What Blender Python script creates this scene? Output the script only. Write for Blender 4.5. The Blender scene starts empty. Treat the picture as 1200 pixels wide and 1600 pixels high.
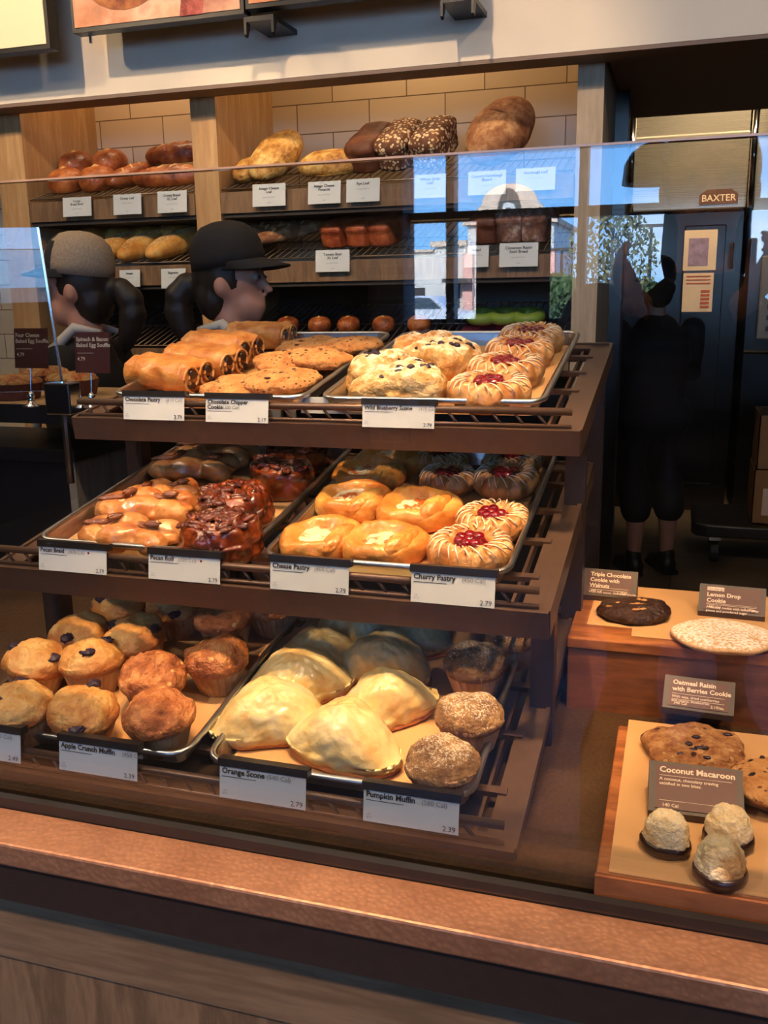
import bpy, math, random
from math import sin, cos, pi, radians
from mathutils import Vector as V, Matrix, Euler, noise as N
random.seed(7)
sc = bpy.context.scene
ZC = 1.5
YG = 0.83          # front glass plane
# ------------------------------------------------------------------ camera
F, YAW, PIT, ROL = 1450.7, 0.3106, 0.2309, 0.0171
fwd = V((-sin(YAW) * cos(PIT), cos(YAW) * cos(PIT), -sin(PIT)))
rgt = V((cos(YAW), sin(YAW), 0))
dwn = fwd.cross(rgt)
rt = rgt * cos(ROL) + dwn * sin(ROL)
dn = dwn * cos(ROL) - rgt * sin(ROL)
cd = bpy.data.cameras.new('camera'); cam = bpy.data.objects.new('camera', cd)
sc.collection.objects.link(cam); sc.camera = cam
cd.sensor_fit = 'VERTICAL'; cd.sensor_height = 36; cd.lens = F / 1600 * 36
cd.clip_start = 0.05; cd.clip_end = 400
cam.matrix_world = Matrix(((rt.x, -dn.x, -fwd.x, 0), (rt.y, -dn.y, -fwd.y, 0), (rt.z, -dn.z, -fwd.z, ZC), (0, 0, 0, 1)))
def ray(px, py): return rt * ((px - 600) / F) + dn * ((py - 800) / F) + fwd
CP = V((0, 0, ZC))
def aY(px, py, Y): d = ray(px, py); return CP + d * (Y / d.y)
def aZ(px, py, Z): d = ray(px, py); return CP + d * ((Z - ZC) / d.z)
def onp(px, py, p0, n): d = ray(px, py); return CP + d * ((p0 - CP).dot(n) / d.dot(n))
def rY(px, py, Y):   # a point seen mirrored in the front glass, standing at real depth Y
    p = aY(px, py, 2 * YG - Y); p.y = Y; return p
def S(r, g, b):
    f = lambda c: (c / 255 / 12.92) if c <= 10 else ((c / 255 + .055) / 1.055) ** 2.4
    return (f(r), f(g), f(b), 1)
# ------------------------------------------------------------------ view and world
sc.view_settings.view_transform = 'Standard'; sc.view_settings.look = 'None'
sc.view_settings.exposure = 0.0; sc.view_settings.gamma = 1; sc.view_settings.use_curve_mapping = False
cy = sc.cycles
cy.max_bounces = 8; cy.diffuse_bounces = 3; cy.glossy_bounces = 4; cy.transparent_max_bounces = 12
cy.caustics_reflective = False; cy.caustics_refractive = False; cy.sample_clamp_indirect = 10
cy.use_denoising = True
w = bpy.data.worlds.new('sky'); sc.world = w; w.use_nodes = True
nt = w.node_tree; bg = nt.nodes['Background']
tc = nt.nodes.new('ShaderNodeTexCoord'); mp = nt.nodes.new('ShaderNodeMapping'); mp.inputs['Scale'].default_value = (1, 1, 3.5)
ns = nt.nodes.new('ShaderNodeTexNoise'); ns.inputs['Scale'].default_value = 3.2; ns.inputs['Detail'].default_value = 6
rp = nt.nodes.new('ShaderNodeValToRGB'); rp.color_ramp.elements[0].position = .52; rp.color_ramp.elements[1].position = .85
sep = nt.nodes.new('ShaderNodeSeparateXYZ')
gr = nt.nodes.new('ShaderNodeValToRGB'); gr.color_ramp.elements[0].color = (.17, .42, .80, 1); gr.color_ramp.elements[0].position = 0
gr.color_ramp.elements[1].color = (.06, .20, .60, 1); gr.color_ramp.elements[1].position = .38
mx = nt.nodes.new('ShaderNodeMix'); mx.data_type = 'RGBA'; mx.inputs[7].default_value = (.8, .85, .95, 1)
L = nt.links.new
L(tc.outputs['Generated'], mp.inputs[0]); L(mp.outputs[0], ns.inputs['Vector']); L(ns.outputs['Fac'], rp.inputs[0])
L(tc.outputs['Generated'], sep.inputs[0]); L(sep.outputs['Z'], gr.inputs[0]); L(gr.outputs[0], mx.inputs[6])
L(rp.outputs[0], mx.inputs[0]); L(mx.outputs[2], bg.inputs['Color']); bg.inputs['Strength'].default_value = 12.5
# ------------------------------------------------------------------ lights
WARM = (1, .60, .28)
def light(name, typ, loc, energy, col, target=None, **kw):
    l = bpy.data.lights.new(name, typ); l.energy = energy; l.color = col
    o = bpy.data.objects.new(name, l); sc.collection.objects.link(o); o.location = loc
    for k, v in kw.items(): setattr(l, k, v)
    if target is not None: o.rotation_euler = (V(target) - V(loc)).to_track_quat('-Z', 'Y').to_euler()
    return o
light('sun', 'SUN', (0, 60, 40), 42, (1, .96, .9), (6, -20, 0), angle=.009)
# ceiling track spots over the display case (warm)
light('track_spot', 'SPOT', (-.45, .62, 3.15), 215, WARM, (-.62, 1.10, 1.1), spot_size=radians(34), spot_blend=.35, shadow_soft_size=.018)
light('track_spot', 'SPOT', (-.15, .72, 3.15), 175, WARM, (-.40, 1.25, 1.2), spot_size=radians(26), spot_blend=.35, shadow_soft_size=.018)
light('track_spot', 'SPOT', (.15, .75, 3.15), 165, (1, .6, .3), (.02, 1.15, .95), spot_size=radians(23), spot_blend=.4, shadow_soft_size=.018)
# bread bay lights, bulkhead wash and kitchen lamps
light('bay_lamp', 'AREA', (-2.05, 3.36, 2.75), 3.0, (1, .66, .38), (-2.05, 3.5, 1.5), size=.3)
light('bay_lamp', 'AREA', (-1.0, 3.36, 2.75), 4.5, (1, .66, .36), (-1.0, 3.5, 1.5), size=.5)
light('shelf_spot', 'SPOT', (-2.0, 1.3, 3.2), 120, (1, .68, .4), (-2.0, 3.4, 1.6), spot_size=radians(50), spot_blend=.6, shadow_soft_size=.03)
light('shelf_spot', 'SPOT', (-.8, 1.3, 3.2), 120, (1, .68, .4), (-.9, 3.4, 1.6), spot_size=radians(50), spot_blend=.6, shadow_soft_size=.03)
light('bulkhead_wash', 'POINT', (-2.75, 1.3, 3.05), 60, (1, .76, .5), shadow_soft_size=.04)
light('bulkhead_wash', 'POINT', (.6, .9, 3.35), 60, (1, .78, .55), shadow_soft_size=.05)
light('hall_fill', 'AREA', (-1.2, .2, 3.55), 24, (.95, .93, .88), (-1.2, .6, 0), size=1.6)  # unseen fill light, added to lift the bulkhead and customer side
light('aisle_fill', 'AREA', (-1.2, 2.5, 3.5), 6, (1, .72, .45), (-1.2, 2.3, 0), size=.9)  # unseen warm fill, added over the aisle behind the case
light('kitchen_lamp', 'SPOT', (.42, 5.6, 3.25), 190, (1, .74, .42), (.40, 6.5, 2.2), spot_size=radians(80), spot_blend=.8, shadow_soft_size=.04)
light('kitchen_lamp', 'SPOT', (-.35, 5.4, 3.3), 90, (1, .74, .42), (-.3, 6.5, 2.2), spot_size=radians(80), spot_blend=.8, shadow_soft_size=.03)
light('customer_lamp', 'SPOT', (-1.7, -.5, 3.4), 260, (1, .72, .5), (-.9, .75, .8), spot_size=radians(46), spot_blend=.8, shadow_soft_size=.05)
light('customer_lamp', 'SPOT', (1.3, -.6, 3.4), 200, (1, .72, .5), (.1, .75, .8), spot_size=radians(46), spot_blend=.8, shadow_soft_size=.05)

# ------------------------------------------------------------------ mesh builder
COL = sc.collection
class MB:
    def __init__(s): s.v = []; s.f = []; s.m = []; s.cur = 0
    def add(s, vs, fs, M=None):
        b = len(s.v)
        s.v += [tuple(M @ V(p)) if M is not None else tuple(p) for p in vs]
        s.f += [tuple(i + b for i in f) for f in fs]; s.m += [s.cur] * len(fs); return s
    def box(s, x0, x1, y0, y1, z0, z1, M=None):
        vs = [(x, y, z) for x in (x0, x1) for y in (y0, y1) for z in (z0, z1)]
        return s.add(vs, [(0, 1, 3, 2), (4, 6, 7, 5), (0, 4, 5, 1), (2, 3, 7, 6), (0, 2, 6, 4), (1, 5, 7, 3)], M)
    def tube(s, pts, r, n=8, closed=False, M=None):
        pts = [V(p) for p in pts]; k = len(pts); vs = []; fs = []; up = V((0.013, .02, 1)).normalized()
        for i, p in enumerate(pts):
            a = pts[(i - 1) % k] if (closed or i > 0) else p; b = pts[(i + 1) % k] if (closed or i < k - 1) else p
            t = (b - a).normalized(); u = t.cross(up)
            if u.length < 1e-3: u = t.cross(V((1, 0, 0)))
            u.normalize(); v = t.cross(u); rr = r[i] if isinstance(r, (list, tuple)) else r
            vs += [p + (u * cos(2 * pi * j / n) + v * sin(2 * pi * j / n)) * rr for j in range(n)]
        for i in range(k if closed else k - 1):
            for j in range(n):
                a = i * n + j; b = i * n + (j + 1) % n; c = ((i + 1) % k) * n + (j + 1) % n; d = ((i + 1) % k) * n + j
                fs.append((a, b, c, d))
        if not closed: fs += [tuple(range(n))[::-1], tuple(range((k - 1) * n, k * n))]
        return s.add(vs, fs, M)
    def lathe(s, prof, n=24, M=None, rf=None):
        vs = []; fs = []; k = len(prof)
        for i, (r, z) in enumerate(prof):
            for j in range(n):
                t = 2 * pi * j / n; q = rf(t, i, r) if rf else r
                vs.append((q * cos(t), q * sin(t), z))
        for i in range(k - 1):
            for j in range(n): fs.append((i * n + j, i * n + (j + 1) % n, (i + 1) * n + (j + 1) % n, (i + 1) * n + j))
        fs += [tuple(range(n))[::-1], tuple(range((k - 1) * n, k * n))]
        return s.add(vs, fs, M)
    def ball(s, c, r, M=None, n=10, m=7, amp=0, fr=1, seed=0):
        c = V(c); r = V(r) if not isinstance(r, (int, float)) else V((r, r, r)); vs = [c + V((0, 0, -r.z))]; fs = []
        for i in range(1, m):
            for j in range(n):
                a = -pi / 2 + pi * i / m; t = 2 * pi * j / n; d = V((cos(a) * cos(t), cos(a) * sin(t), sin(a)))
                k = 1 + (amp * N.noise(d * fr + V((seed, seed * 2, 0))) if amp else 0)
                vs.append(c + V((d.x * r.x, d.y * r.y, d.z * r.z)) * k)
        vs.append(c + V((0, 0, r.z)))
        for j in range(n): fs.append((0, 1 + (j + 1) % n, 1 + j))
        for i in range(m - 2):
            for j in range(n): a = 1 + i * n; fs.append((a + j, a + (j + 1) % n, a + n + (j + 1) % n, a + n + j))
        a = 1 + (m - 2) * n
        for j in range(n): fs.append((a + j, a + (j + 1) % n, len(vs) - 1))
        return s.add(vs, fs, M)
    def prism(s, poly, z0, z1, M=None):
        k = len(poly); vs = [(x, y, z0) for x, y in poly] + [(x, y, z1) for x, y in poly]
        return s.add(vs, [tuple(range(k))[::-1], tuple(range(k, 2 * k))] + [(i, (i + 1) % k, (i + 1) % k + k, i + k) for i in range(k)], M)
    def dome(s, rx, ry, prof, out=None, amp=0, fr=20, seed=0, n=48, M=None, disp=None):
        """prof: list of (radius 0..1, z) from the bottom rim to the crown; out(t): outline factor"""
        if amp and len(prof) > 6:
            n = max(n, 92); q = [0.0]; P = [(a * rx, b) for a, b in prof]
            for a, b in zip(P, P[1:]): q.append(q[-1] + math.hypot(b[0] - a[0], b[1] - a[1]))
            m = 34; new = []; i = 0
            for j in range(m):
                d = q[-1] * j / (m - 1)
                while i < len(q) - 2 and q[i + 1] < d: i += 1
                f = (d - q[i]) / max(q[i + 1] - q[i], 1e-9); new.append((prof[i][0] + (prof[i + 1][0] - prof[i][0]) * f, prof[i][1] + (prof[i + 1][1] - prof[i][1]) * f))
            prof = new
        vs = []; fs = []; k = len(prof); sd = V((seed * 3.1, seed * 1.7, seed * .9))
        for i, (r, z) in enumerate(prof):
            for j in range(n):
                t = 2 * pi * j / n; q = r * (out(t) if out else 1)
                p = V((rx * q * cos(t), ry * q * sin(t), z))
                if amp and 0 < i:
                    d = V((p.x, p.y, z * 1.4 - .01)).normalized()
                    p = p + d * amp * (1.3 * N.noise(p * fr + sd) + .7 * N.noise(p * fr * 2.3 + sd) + .4 * N.noise(p * fr * 5.1 + sd) + .22 * N.noise(p * fr * 11 + sd))
                if disp: p = disp(p, t, r, i / (k - 1))
                vs.append(p)
        for i in range(k - 1):
            for j in range(n): fs.append((i * n + j, i * n + (j + 1) % n, (i + 1) * n + (j + 1) % n, (i + 1) * n + j))
        fs += [tuple(range(n))[::-1], tuple(range((k - 1) * n, k * n))]
        return s.add(vs, fs, M)
    def build(s, name, mat, parent=None, smooth=False, loc=None, bevel=0, sub=0):
        me = bpy.data.meshes.new(name); me.from_pydata(s.v, [], s.f)
        for m in (mat if isinstance(mat, (list, tuple)) else [mat]): me.materials.append(m)
        if isinstance(mat, (list, tuple)): me.polygons.foreach_set('material_index', s.m)
        if smooth: me.polygons.foreach_set('use_smooth', [len(f) < 9 for f in s.f])
        me.update(); o = bpy.data.objects.new(name, me); COL.objects.link(o)
        if parent is not None: o.parent = parent
        if loc is not None: o.location = loc
        if bevel:
            b = o.modifiers.new('bevel', 'BEVEL'); b.width = bevel; b.segments = 2; b.limit_method = 'ANGLE'
        if sub:
            b = o.modifiers.new('sub', 'SUBSURF'); b.levels = sub; b.render_levels = sub
        return o
def dprof(h, edge=.85, n=14, lip=.25, flat=1.0, base=0.0):
    """loaf/cookie like profile: base rim tucks in, widest at lip*h, rounded crown"""
    p = [(edge, base)]
    for i in range(1, n):
        a = i / (n - 1)
        if a < .25: q = a / .25; p.append((edge + (1 - edge) * sin(q * pi / 2), base + lip * h * q))
        else:
            q = (a - .25) / .75 * pi / 2; p.append((max(cos(q) ** flat, .012), base + h * lip + h * (1 - lip) * sin(q)))
    return p
def prop(o, label=None, cat=None, group=None, kind=None):
    for k, v in (('label', label), ('category', cat), ('group', group), ('kind', kind)):
        if v: o[k] = v
    return o
def thing(name, label, cat, loc=(0, 0, 0), M=None, group=None):
    o = bpy.data.objects.new(name, None); COL.objects.link(o); o.empty_display_size = .02
    if M is not None: o.matrix_world = Matrix.Translation(loc) @ M
    else: o.location = loc
    return prop(o, label, cat, group)
def dup(root, loc, M, label, group=None):
    r = root.copy(); COL.objects.link(r); r.matrix_world = Matrix.Translation(loc) @ M; r['label'] = label
    if group: r['group'] = group
    for ch in list(root.children):
        c = ch.copy(); COL.objects.link(c); c.parent = r
        for g in list(ch.children):
            d = g.copy(); COL.objects.link(d); d.parent = c
    return r
def RX(a): return Matrix.Rotation(a, 4, 'X')
def RY(a): return Matrix.Rotation(a, 4, 'Y')
def RZ(a): return Matrix.Rotation(a, 4, 'Z')
def T(*a): return Matrix.Translation(V(a))
def SC(a, b, c): return Matrix.Diagonal((a, b, c, 1))
_fc = {}
def letters(lines, parent, mat, M, name='lettering', ext=.0002):
    """lines: (text, x, y, size, align, bold). Written in the local XY plane of M."""
    vs = []; fs = []
    for (tx, x, y, sz, al, bold) in lines:
        key = (tx, al, bold)
        if key not in _fc:
            c = bpy.data.curves.new('t', 'FONT'); c.body = tx; c.align_x = al; c.size = 1; c.offset = bold; c.resolution_u = 2; c.extrude = .01
            o = bpy.data.objects.new('t', c); COL.objects.link(o)
            me = bpy.data.meshes.new_from_object(o.evaluated_get(bpy.context.evaluated_depsgraph_get()))
            _fc[key] = ([v.co.copy() for v in me.vertices], [tuple(p.vertices) for p in me.polygons])
            bpy.data.objects.remove(o); bpy.data.curves.remove(c); bpy.data.meshes.remove(me)
        a, b = _fc[key]; n = len(vs)
        vs += [M @ V((x + p.x * sz, y + p.y * sz, .0003 + p.z * sz * .3)) for p in a]; fs += [tuple(i + n for i in f) for f in b]
    mb = MB(); mb.v = [tuple(v) for v in vs]; mb.f = fs; mb.m = [0] * len(fs)
    return mb.build(name, mat, parent)

# ------------------------------------------------------------------ materials
def nm(name):
    m = bpy.data.materials.new(name); m.use_nodes = True; n = m.node_tree; b = n.nodes['Principled BSDF']; return m, n, b
def coords(n, scale=(1, 1, 1), rnd=True, kind='Object'):
    t = n.nodes.new('ShaderNodeTexCoord'); mp = n.nodes.new('ShaderNodeMapping'); mp.inputs['Scale'].default_value = scale
    n.links.new(t.outputs[kind], mp.inputs[0])
    if rnd:
        oi = n.nodes.new('ShaderNodeObjectInfo'); mu = n.nodes.new('ShaderNodeMath'); mu.operation = 'MULTIPLY'; mu.inputs[1].default_value = 37
        cb = n.nodes.new('ShaderNodeCombineXYZ'); n.links.new(oi.outputs['Random'], mu.inputs[0])
        for i in range(3): n.links.new(mu.outputs[0], cb.inputs[i])
        n.links.new(cb.outputs[0], mp.inputs['Location'])
    return mp.outputs[0]
def noi(n, co, sc_, det=4, rough=.55):
    t = n.nodes.new('ShaderNodeTexNoise'); t.inputs['Scale'].default_value = sc_; t.inputs['Detail'].default_value = det
    t.inputs['Roughness'].default_value = rough; n.links.new(co, t.inputs['Vector']); return t.outputs['Fac']
def ramp(n, fac, stops):
    r = n.nodes.new('ShaderNodeValToRGB'); e = r.color_ramp.elements
    while len(e) < len(stops): e.new(.5)
    for q, (p, c) in zip(e, stops): q.position = p; q.color = c if len(c) == 4 else (*c, 1)
    n.links.new(fac, r.inputs[0]); return r.outputs[0]
def mixc(n, fac, a, b):
    m = n.nodes.new('ShaderNodeMix'); m.data_type = 'RGBA'
    for s, i in ((fac, 0), (a, 6), (b, 7)):
        if isinstance(s, (int, float, tuple)): m.inputs[i].default_value = s
        else: n.links.new(s, m.inputs[i])
    return m.outputs[2]
def bump(n, b, h, st=.3, dist=.01):
    u = n.nodes.new('ShaderNodeBump'); u.inputs['Strength'].default_value = st; u.inputs['Distance'].default_value = dist
    n.links.new(h, u.inputs['Height']); n.links.new(u.outputs[0], b.inputs['Normal']); return u
W1 = (1, 1, 1, 1); K0 = (0, 0, 0, 1)
def plain(name, c, rough=.5, metal=0, sc_=30, var=.12, bst=0, bd=.002, coat=0, spec=.5, scale=(1, 1, 1)):
    m, n, b = nm(name); co = coords(n, scale); f = noi(n, co, sc_)
    lo = tuple(x * (1 - var) for x in c[:3]) + (1,); hi = tuple(min(1, x * (1 + var)) for x in c[:3]) + (1,)
    n.links.new(ramp(n, f, [(.3, lo), (.7, hi)]), b.inputs['Base Color'])
    b.inputs['Roughness'].default_value = rough; b.inputs['Metallic'].default_value = metal
    b.inputs['Coat Weight'].default_value = coat; b.inputs['Specular IOR Level'].default_value = spec
    if bst: bump(n, b, f, bst, bd)
    return m
def food(name, stops, sc_=45, rough=.45, bst=.5, bd=.003, fine=400, spots=None, coat=0, sss=0, top=None, edge=None):
    """baked dough: stops over a noise; spots=(scale, size, colour, roughness) scattered cells; top=(colour,z0,z1,amount) dusting on upward faces"""
    m, n, b = nm(name); co = coords(n); f = noi(n, co, sc_, 6, .62); stops = [(.5 + (p - .5) * .6, k) for p, k in stops]; c = ramp(n, f, stops); bd = bd * 2.6; fi = noi(n, co, fine, 3)
    h = n.nodes.new('ShaderNodeMath'); h.operation = 'MULTIPLY_ADD'; h.inputs[1].default_value = .5; n.links.new(fi, h.inputs[0]); n.links.new(f, h.inputs[2]); ho = h.outputs[0]
    fc = ramp(n, fi, [(.35, (.8, .8, .8, 1)), (.65, W1)]); mu = n.nodes.new('ShaderNodeMix'); mu.data_type = 'RGBA'; mu.blend_type = 'MULTIPLY'; mu.inputs[0].default_value = .8
    n.links.new(c, mu.inputs[6]); n.links.new(fc, mu.inputs[7]); c = mu.outputs[2]
    if top:
        g = n.nodes.new('ShaderNodeNewGeometry'); sp = n.nodes.new('ShaderNodeSeparateXYZ'); n.links.new(g.outputs['Normal'], sp.inputs[0])
        ad = n.nodes.new('ShaderNodeMath'); ad.operation = 'MULTIPLY_ADD'; ad.inputs[1].default_value = top[3]; n.links.new(noi(n, co, top[4], 4, .7), ad.inputs[0]); hz = n.nodes.new('ShaderNodeMath'); hz.operation = 'MULTIPLY_ADD'; hz.inputs[1].default_value = .5; hz.inputs[2].default_value = -.5 * top[3]; n.links.new(sp.outputs['Z'], hz.inputs[0]); n.links.new(hz.outputs[0], ad.inputs[2])
        k = ramp(n, ad.outputs[0], [(top[1], K0), (min(top[2], 1), W1)]); c = mixc(n, k, c, top[0])
    if edge:
        t2 = n.nodes.new('ShaderNodeTexCoord'); s2 = n.nodes.new('ShaderNodeSeparateXYZ'); n.links.new(t2.outputs['Object'], s2.inputs[0]); mr = n.nodes.new('ShaderNodeMapRange'); mr.inputs[1].default_value = edge[1]; mr.inputs[2].default_value = edge[2]; n.links.new(s2.outputs['Z'], mr.inputs[0])
        a2 = n.nodes.new('ShaderNodeMath'); a2.operation = 'MULTIPLY_ADD'; a2.inputs[1].default_value = 2.2; a2.inputs[2].default_value = -1.1; n.links.new(f, a2.inputs[0]); a3 = n.nodes.new('ShaderNodeMath'); a3.operation = 'ADD'; n.links.new(a2.outputs[0], a3.inputs[0]); n.links.new(mr.outputs[0], a3.inputs[1])
        c = mixc(n, ramp(n, a3.outputs[0], [(.2, W1), (.9, K0)]), c, edge[0])
    if spots:
        for (s_, size, col_, seed) in spots:
            v = n.nodes.new('ShaderNodeTexVoronoi'); v.inputs['Scale'].default_value = s_
            mp = n.nodes.new('ShaderNodeMapping'); mp.inputs['Location'].default_value = (seed, seed, seed); n.links.new(co, mp.inputs[0]); n.links.new(mp.outputs[0], v.inputs['Vector'])
            k = ramp(n, v.outputs['Distance'], [(size * .7, W1), (size, K0)])
            gt = n.nodes.new('ShaderNodeSeparateColor'); n.links.new(v.outputs['Color'], gt.inputs[0])
            g2 = ramp(n, gt.outputs[0], [(.5, K0), (.52, W1)]); mm = n.nodes.new('ShaderNodeMath'); mm.operation = 'MULTIPLY'
            n.links.new(k, mm.inputs[0]); n.links.new(g2, mm.inputs[1]); c = mixc(n, mm.outputs[0], c, col_)
    n.links.new(c, b.inputs['Base Color']); b.inputs['Roughness'].default_value = rough; b.inputs['Coat Weight'].default_value = coat; b.inputs['Coat Roughness'].default_value = .15
    if sss: b.inputs['Subsurface Weight'].default_value = sss; b.inputs['Subsurface Scale'].default_value = .01
    bump(n, b, ho, bst, bd); return m
def wood(name, a, b_, scale=(1, 1, 1), rough=.45, ring=6):
    m, n, b = nm(name); co = coords(n, scale, False); f = noi(n, co, 4, 8, .65); g = noi(n, co, 18, 4)
    ml = n.nodes.new('ShaderNodeMath'); ml.operation = 'MULTIPLY'; ml.inputs[1].default_value = ring; n.links.new(f, ml.inputs[0])
    fr = n.nodes.new('ShaderNodeMath'); fr.operation = 'PINGPONG'; fr.inputs[1].default_value = 1; n.links.new(ml.outputs[0], fr.inputs[0])
    c = mixc(n, fr.outputs[0], a, b_); c2 = mixc(n, ramp(n, g, [(.42, (.35, .35, .35, 1)), (.6, K0)]), c, tuple(x * .6 for x in a[:3]) + (1,))
    n.links.new(c2, b.inputs['Base Color']); b.inputs['Roughness'].default_value = rough; bump(n, b, g, .15, .001); return m
def steel(name, c, rough=.28, brush=(.12, .12, 70), met=1):
    m, n, b = nm(name); co = coords(n, brush, False); f = noi(n, co, 8, 4)
    n.links.new(ramp(n, f, [(.3, tuple(x * .93 for x in c[:3]) + (1,)), (.7, c)]), b.inputs['Base Color']); b.inputs['Anisotropic'].default_value = .93
    n.links.new(ramp(n, f, [(.3, (rough * .8,) * 3 + (1,)), (.7, (rough * 1.3,) * 3 + (1,))]), b.inputs['Roughness']); b.inputs['Metallic'].default_value = met; tg_ = n.nodes.new('ShaderNodeTangent'); tg_.direction_type = 'RADIAL'; tg_.axis = 'Z'; n.links.new(tg_.outputs[0], b.inputs['Tangent']); return m
def glass(name, base=.045, tint=(.875, .885, .885, 1)):
    m, n, b = nm(name); n.nodes.remove(b); out = n.nodes['Material Output']
    tr = n.nodes.new('ShaderNodeBsdfTransparent'); tr.inputs[0].default_value = tint
    gl = n.nodes.new('ShaderNodeBsdfGlossy'); gl.inputs['Roughness'].default_value = 0; gl.inputs[0].default_value = W1
    lw = n.nodes.new('ShaderNodeLayerWeight'); lw.inputs[0].default_value = .5
    p = n.nodes.new('ShaderNodeMath'); p.operation = 'POWER'; p.inputs[1].default_value = 4; n.links.new(lw.outputs['Facing'], p.inputs[0])
    q = n.nodes.new('ShaderNodeMath'); q.operation = 'MULTIPLY_ADD'; q.inputs[1].default_value = 1 - base; q.inputs[2].default_value = base; n.links.new(p.outputs[0], q.inputs[0])
    ms = n.nodes.new('ShaderNodeMixShader'); n.links.new(q.outputs[0], ms.inputs[0]); n.links.new(tr.outputs[0], ms.inputs[1]); n.links.new(gl.outputs[0], ms.inputs[2]); n.links.new(ms.outputs[0], out.inputs[0]); return m
def brick(name, a, b_, mortar, bw, bh, msz, rough=.6, off=.5, axes='xz', bst=.4, rnd=.0):
    m, n, b = nm(name); t = n.nodes.new('ShaderNodeTexCoord'); sp = n.nodes.new('ShaderNodeSeparateXYZ'); cb = n.nodes.new('ShaderNodeCombineXYZ')
    n.links.new(t.outputs['Object'], sp.inputs[0]); n.links.new(sp.outputs['XYZ'.index(axes[0].upper())], cb.inputs[0]); n.links.new(sp.outputs['XYZ'.index(axes[1].upper())], cb.inputs[1])
    br = n.nodes.new('ShaderNodeTexBrick'); n.links.new(cb.outputs[0], br.inputs['Vector']); br.inputs['Scale'].default_value = 1
    br.inputs['Brick Width'].default_value = bw; br.inputs['Row Height'].default_value = bh; br.inputs['Mortar Size'].default_value = msz; br.inputs['Mortar Smooth'].default_value = .1
    br.inputs['Color1'].default_value = a; br.inputs['Color2'].default_value = b_; br.inputs['Mortar'].default_value = mortar; br.offset = off
    n.links.new(br.outputs['Color'], b.inputs['Base Color']); b.inputs['Roughness'].default_value = rough
    u = bump(n, b, br.outputs['Fac'], bst, .002); u.invert = True; return m

OAK = wood('pale_oak', S(198, 160, 112), S(176, 134, 88), (3, 3, .35), .5, 9)
OAKD = wood('oak_front', S(138, 108, 78), S(100, 76, 54), (3, 3, .45), .55, 12)
OAKR = wood('oak_rail', S(140, 112, 84), S(108, 84, 60), (.4, 3, 4), .55, 10)
GREYOAK = wood('grey_oak', S(176, 158, 134), S(150, 130, 104), (4, 4, .4), .55, 8)
PAINT = plain('cream_paint', S(222, 212, 196), .7, 0, 4, .03)
SOFFIT = plain('taupe_paint', S(128, 108, 96), .7, 0, 4, .04)
CEIL = plain('ceiling_paint', S(150, 140, 130), .8, 0, 3, .05)
DARK = plain('dark_plaster', S(52, 46, 44), .8, 0, 4, .1)
TILE = brick('wall_tile', S(226, 208, 180), S(214, 196, 168), S(120, 100, 82), .305, .112, .0022, .25, .5)
FLOOR = brick('floor_tile', S(104, 88, 72), S(92, 78, 64), S(60, 50, 42), .6, .6, .006, .5, 0, 'xy', .2)
GLASS = glass('clear_glass', .062)
WGLASS = glass('window_glass', .02, (.97, .98, .98, 1))
BLACK = plain('black_metal', S(30, 28, 28), .4, .0, 40, .15)
BRONZE = plain('bronze_metal', S(104, 82, 70), .38, .55, 60, .08)
BRONZED = plain('bronze_dark', S(70, 56, 50), .4, .5, 60, .1)
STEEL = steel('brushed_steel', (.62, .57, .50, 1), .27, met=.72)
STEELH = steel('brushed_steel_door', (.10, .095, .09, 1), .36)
CHROME = plain('chrome', (.85, .85, .86, 1), .12, 1, 20, .02)
TRAY = plain('aluminium_tray', (.62, .62, .62, 1), .3, 1, 60, .06, .15, .001)
WIRE = plain('rack_wire', S(150, 130, 110), .35, .8, 30, .05)
WHITEC = plain('white_card', S(208, 216, 218), .5, 0, 20, .02)
INK = plain('black_ink', S(38, 34, 34), .6, 0, 20, .02)
GREYINK = plain('grey_ink', S(130, 132, 134), .6, 0, 20, .02)
BROWNC = plain('brown_card', S(88, 42, 36), .5, 0, 20, .04)
CREAMINK = plain('cream_ink', S(240, 214, 186), .6, 0, 20, .02)
BRICKM = brick('pier_brick', S(116, 100, 98), S(98, 84, 84), S(140, 128, 122), .2, .067, .008, .8)
REDB = brick('red_brick', S(206, 150, 136), S(190, 130, 118), S(220, 200, 190), .5, .16, .02, .8)
STUCCO = plain('white_stucco', S(226, 224, 214), .8, 0, 2, .03)
TRIMS = plain('tan_cornice', S(196, 176, 156), .8, 0, 2, .05)
ASPH = plain('asphalt', S(112, 110, 108), .9, 0, 3, .12)
BARK = plain('bark', S(92, 76, 62), .9, 0, 20, .2)
LEAF = plain('leaf', S(58, 82, 40), .6, 0, 1, .5)
LEAF2 = plain('leaf_pale', S(96, 100, 66), .6, 0, 1, .5)
# hammered copper
def copper(name, c1, c2):
    m, n, b = nm(name); co = coords(n, (1, 1, 1), False); v = n.nodes.new('ShaderNodeTexVoronoi'); v.inputs['Scale'].default_value = 190; v.feature = 'SMOOTH_F1'
    n.links.new(co, v.inputs['Vector']); f = noi(n, co, 14, 5)
    c = ramp(n, f, [(.3, c1), (.7, c2)]); n.links.new(mixc(n, ramp(n, v.outputs['Distance'], [(.0, K0), (.75, (.45, .45, .45, 1))]), c, tuple(x * .5 for x in c1[:3]) + (1,)), b.inputs['Base Color'])
    b.inputs['Metallic'].default_value = .55; b.inputs['Roughness'].default_value = .42; bump(n, b, v.outputs['Distance'], .6, .0013); return m
COPPER = copper('hammered_copper', S(166, 116, 88), S(194, 142, 110))

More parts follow.
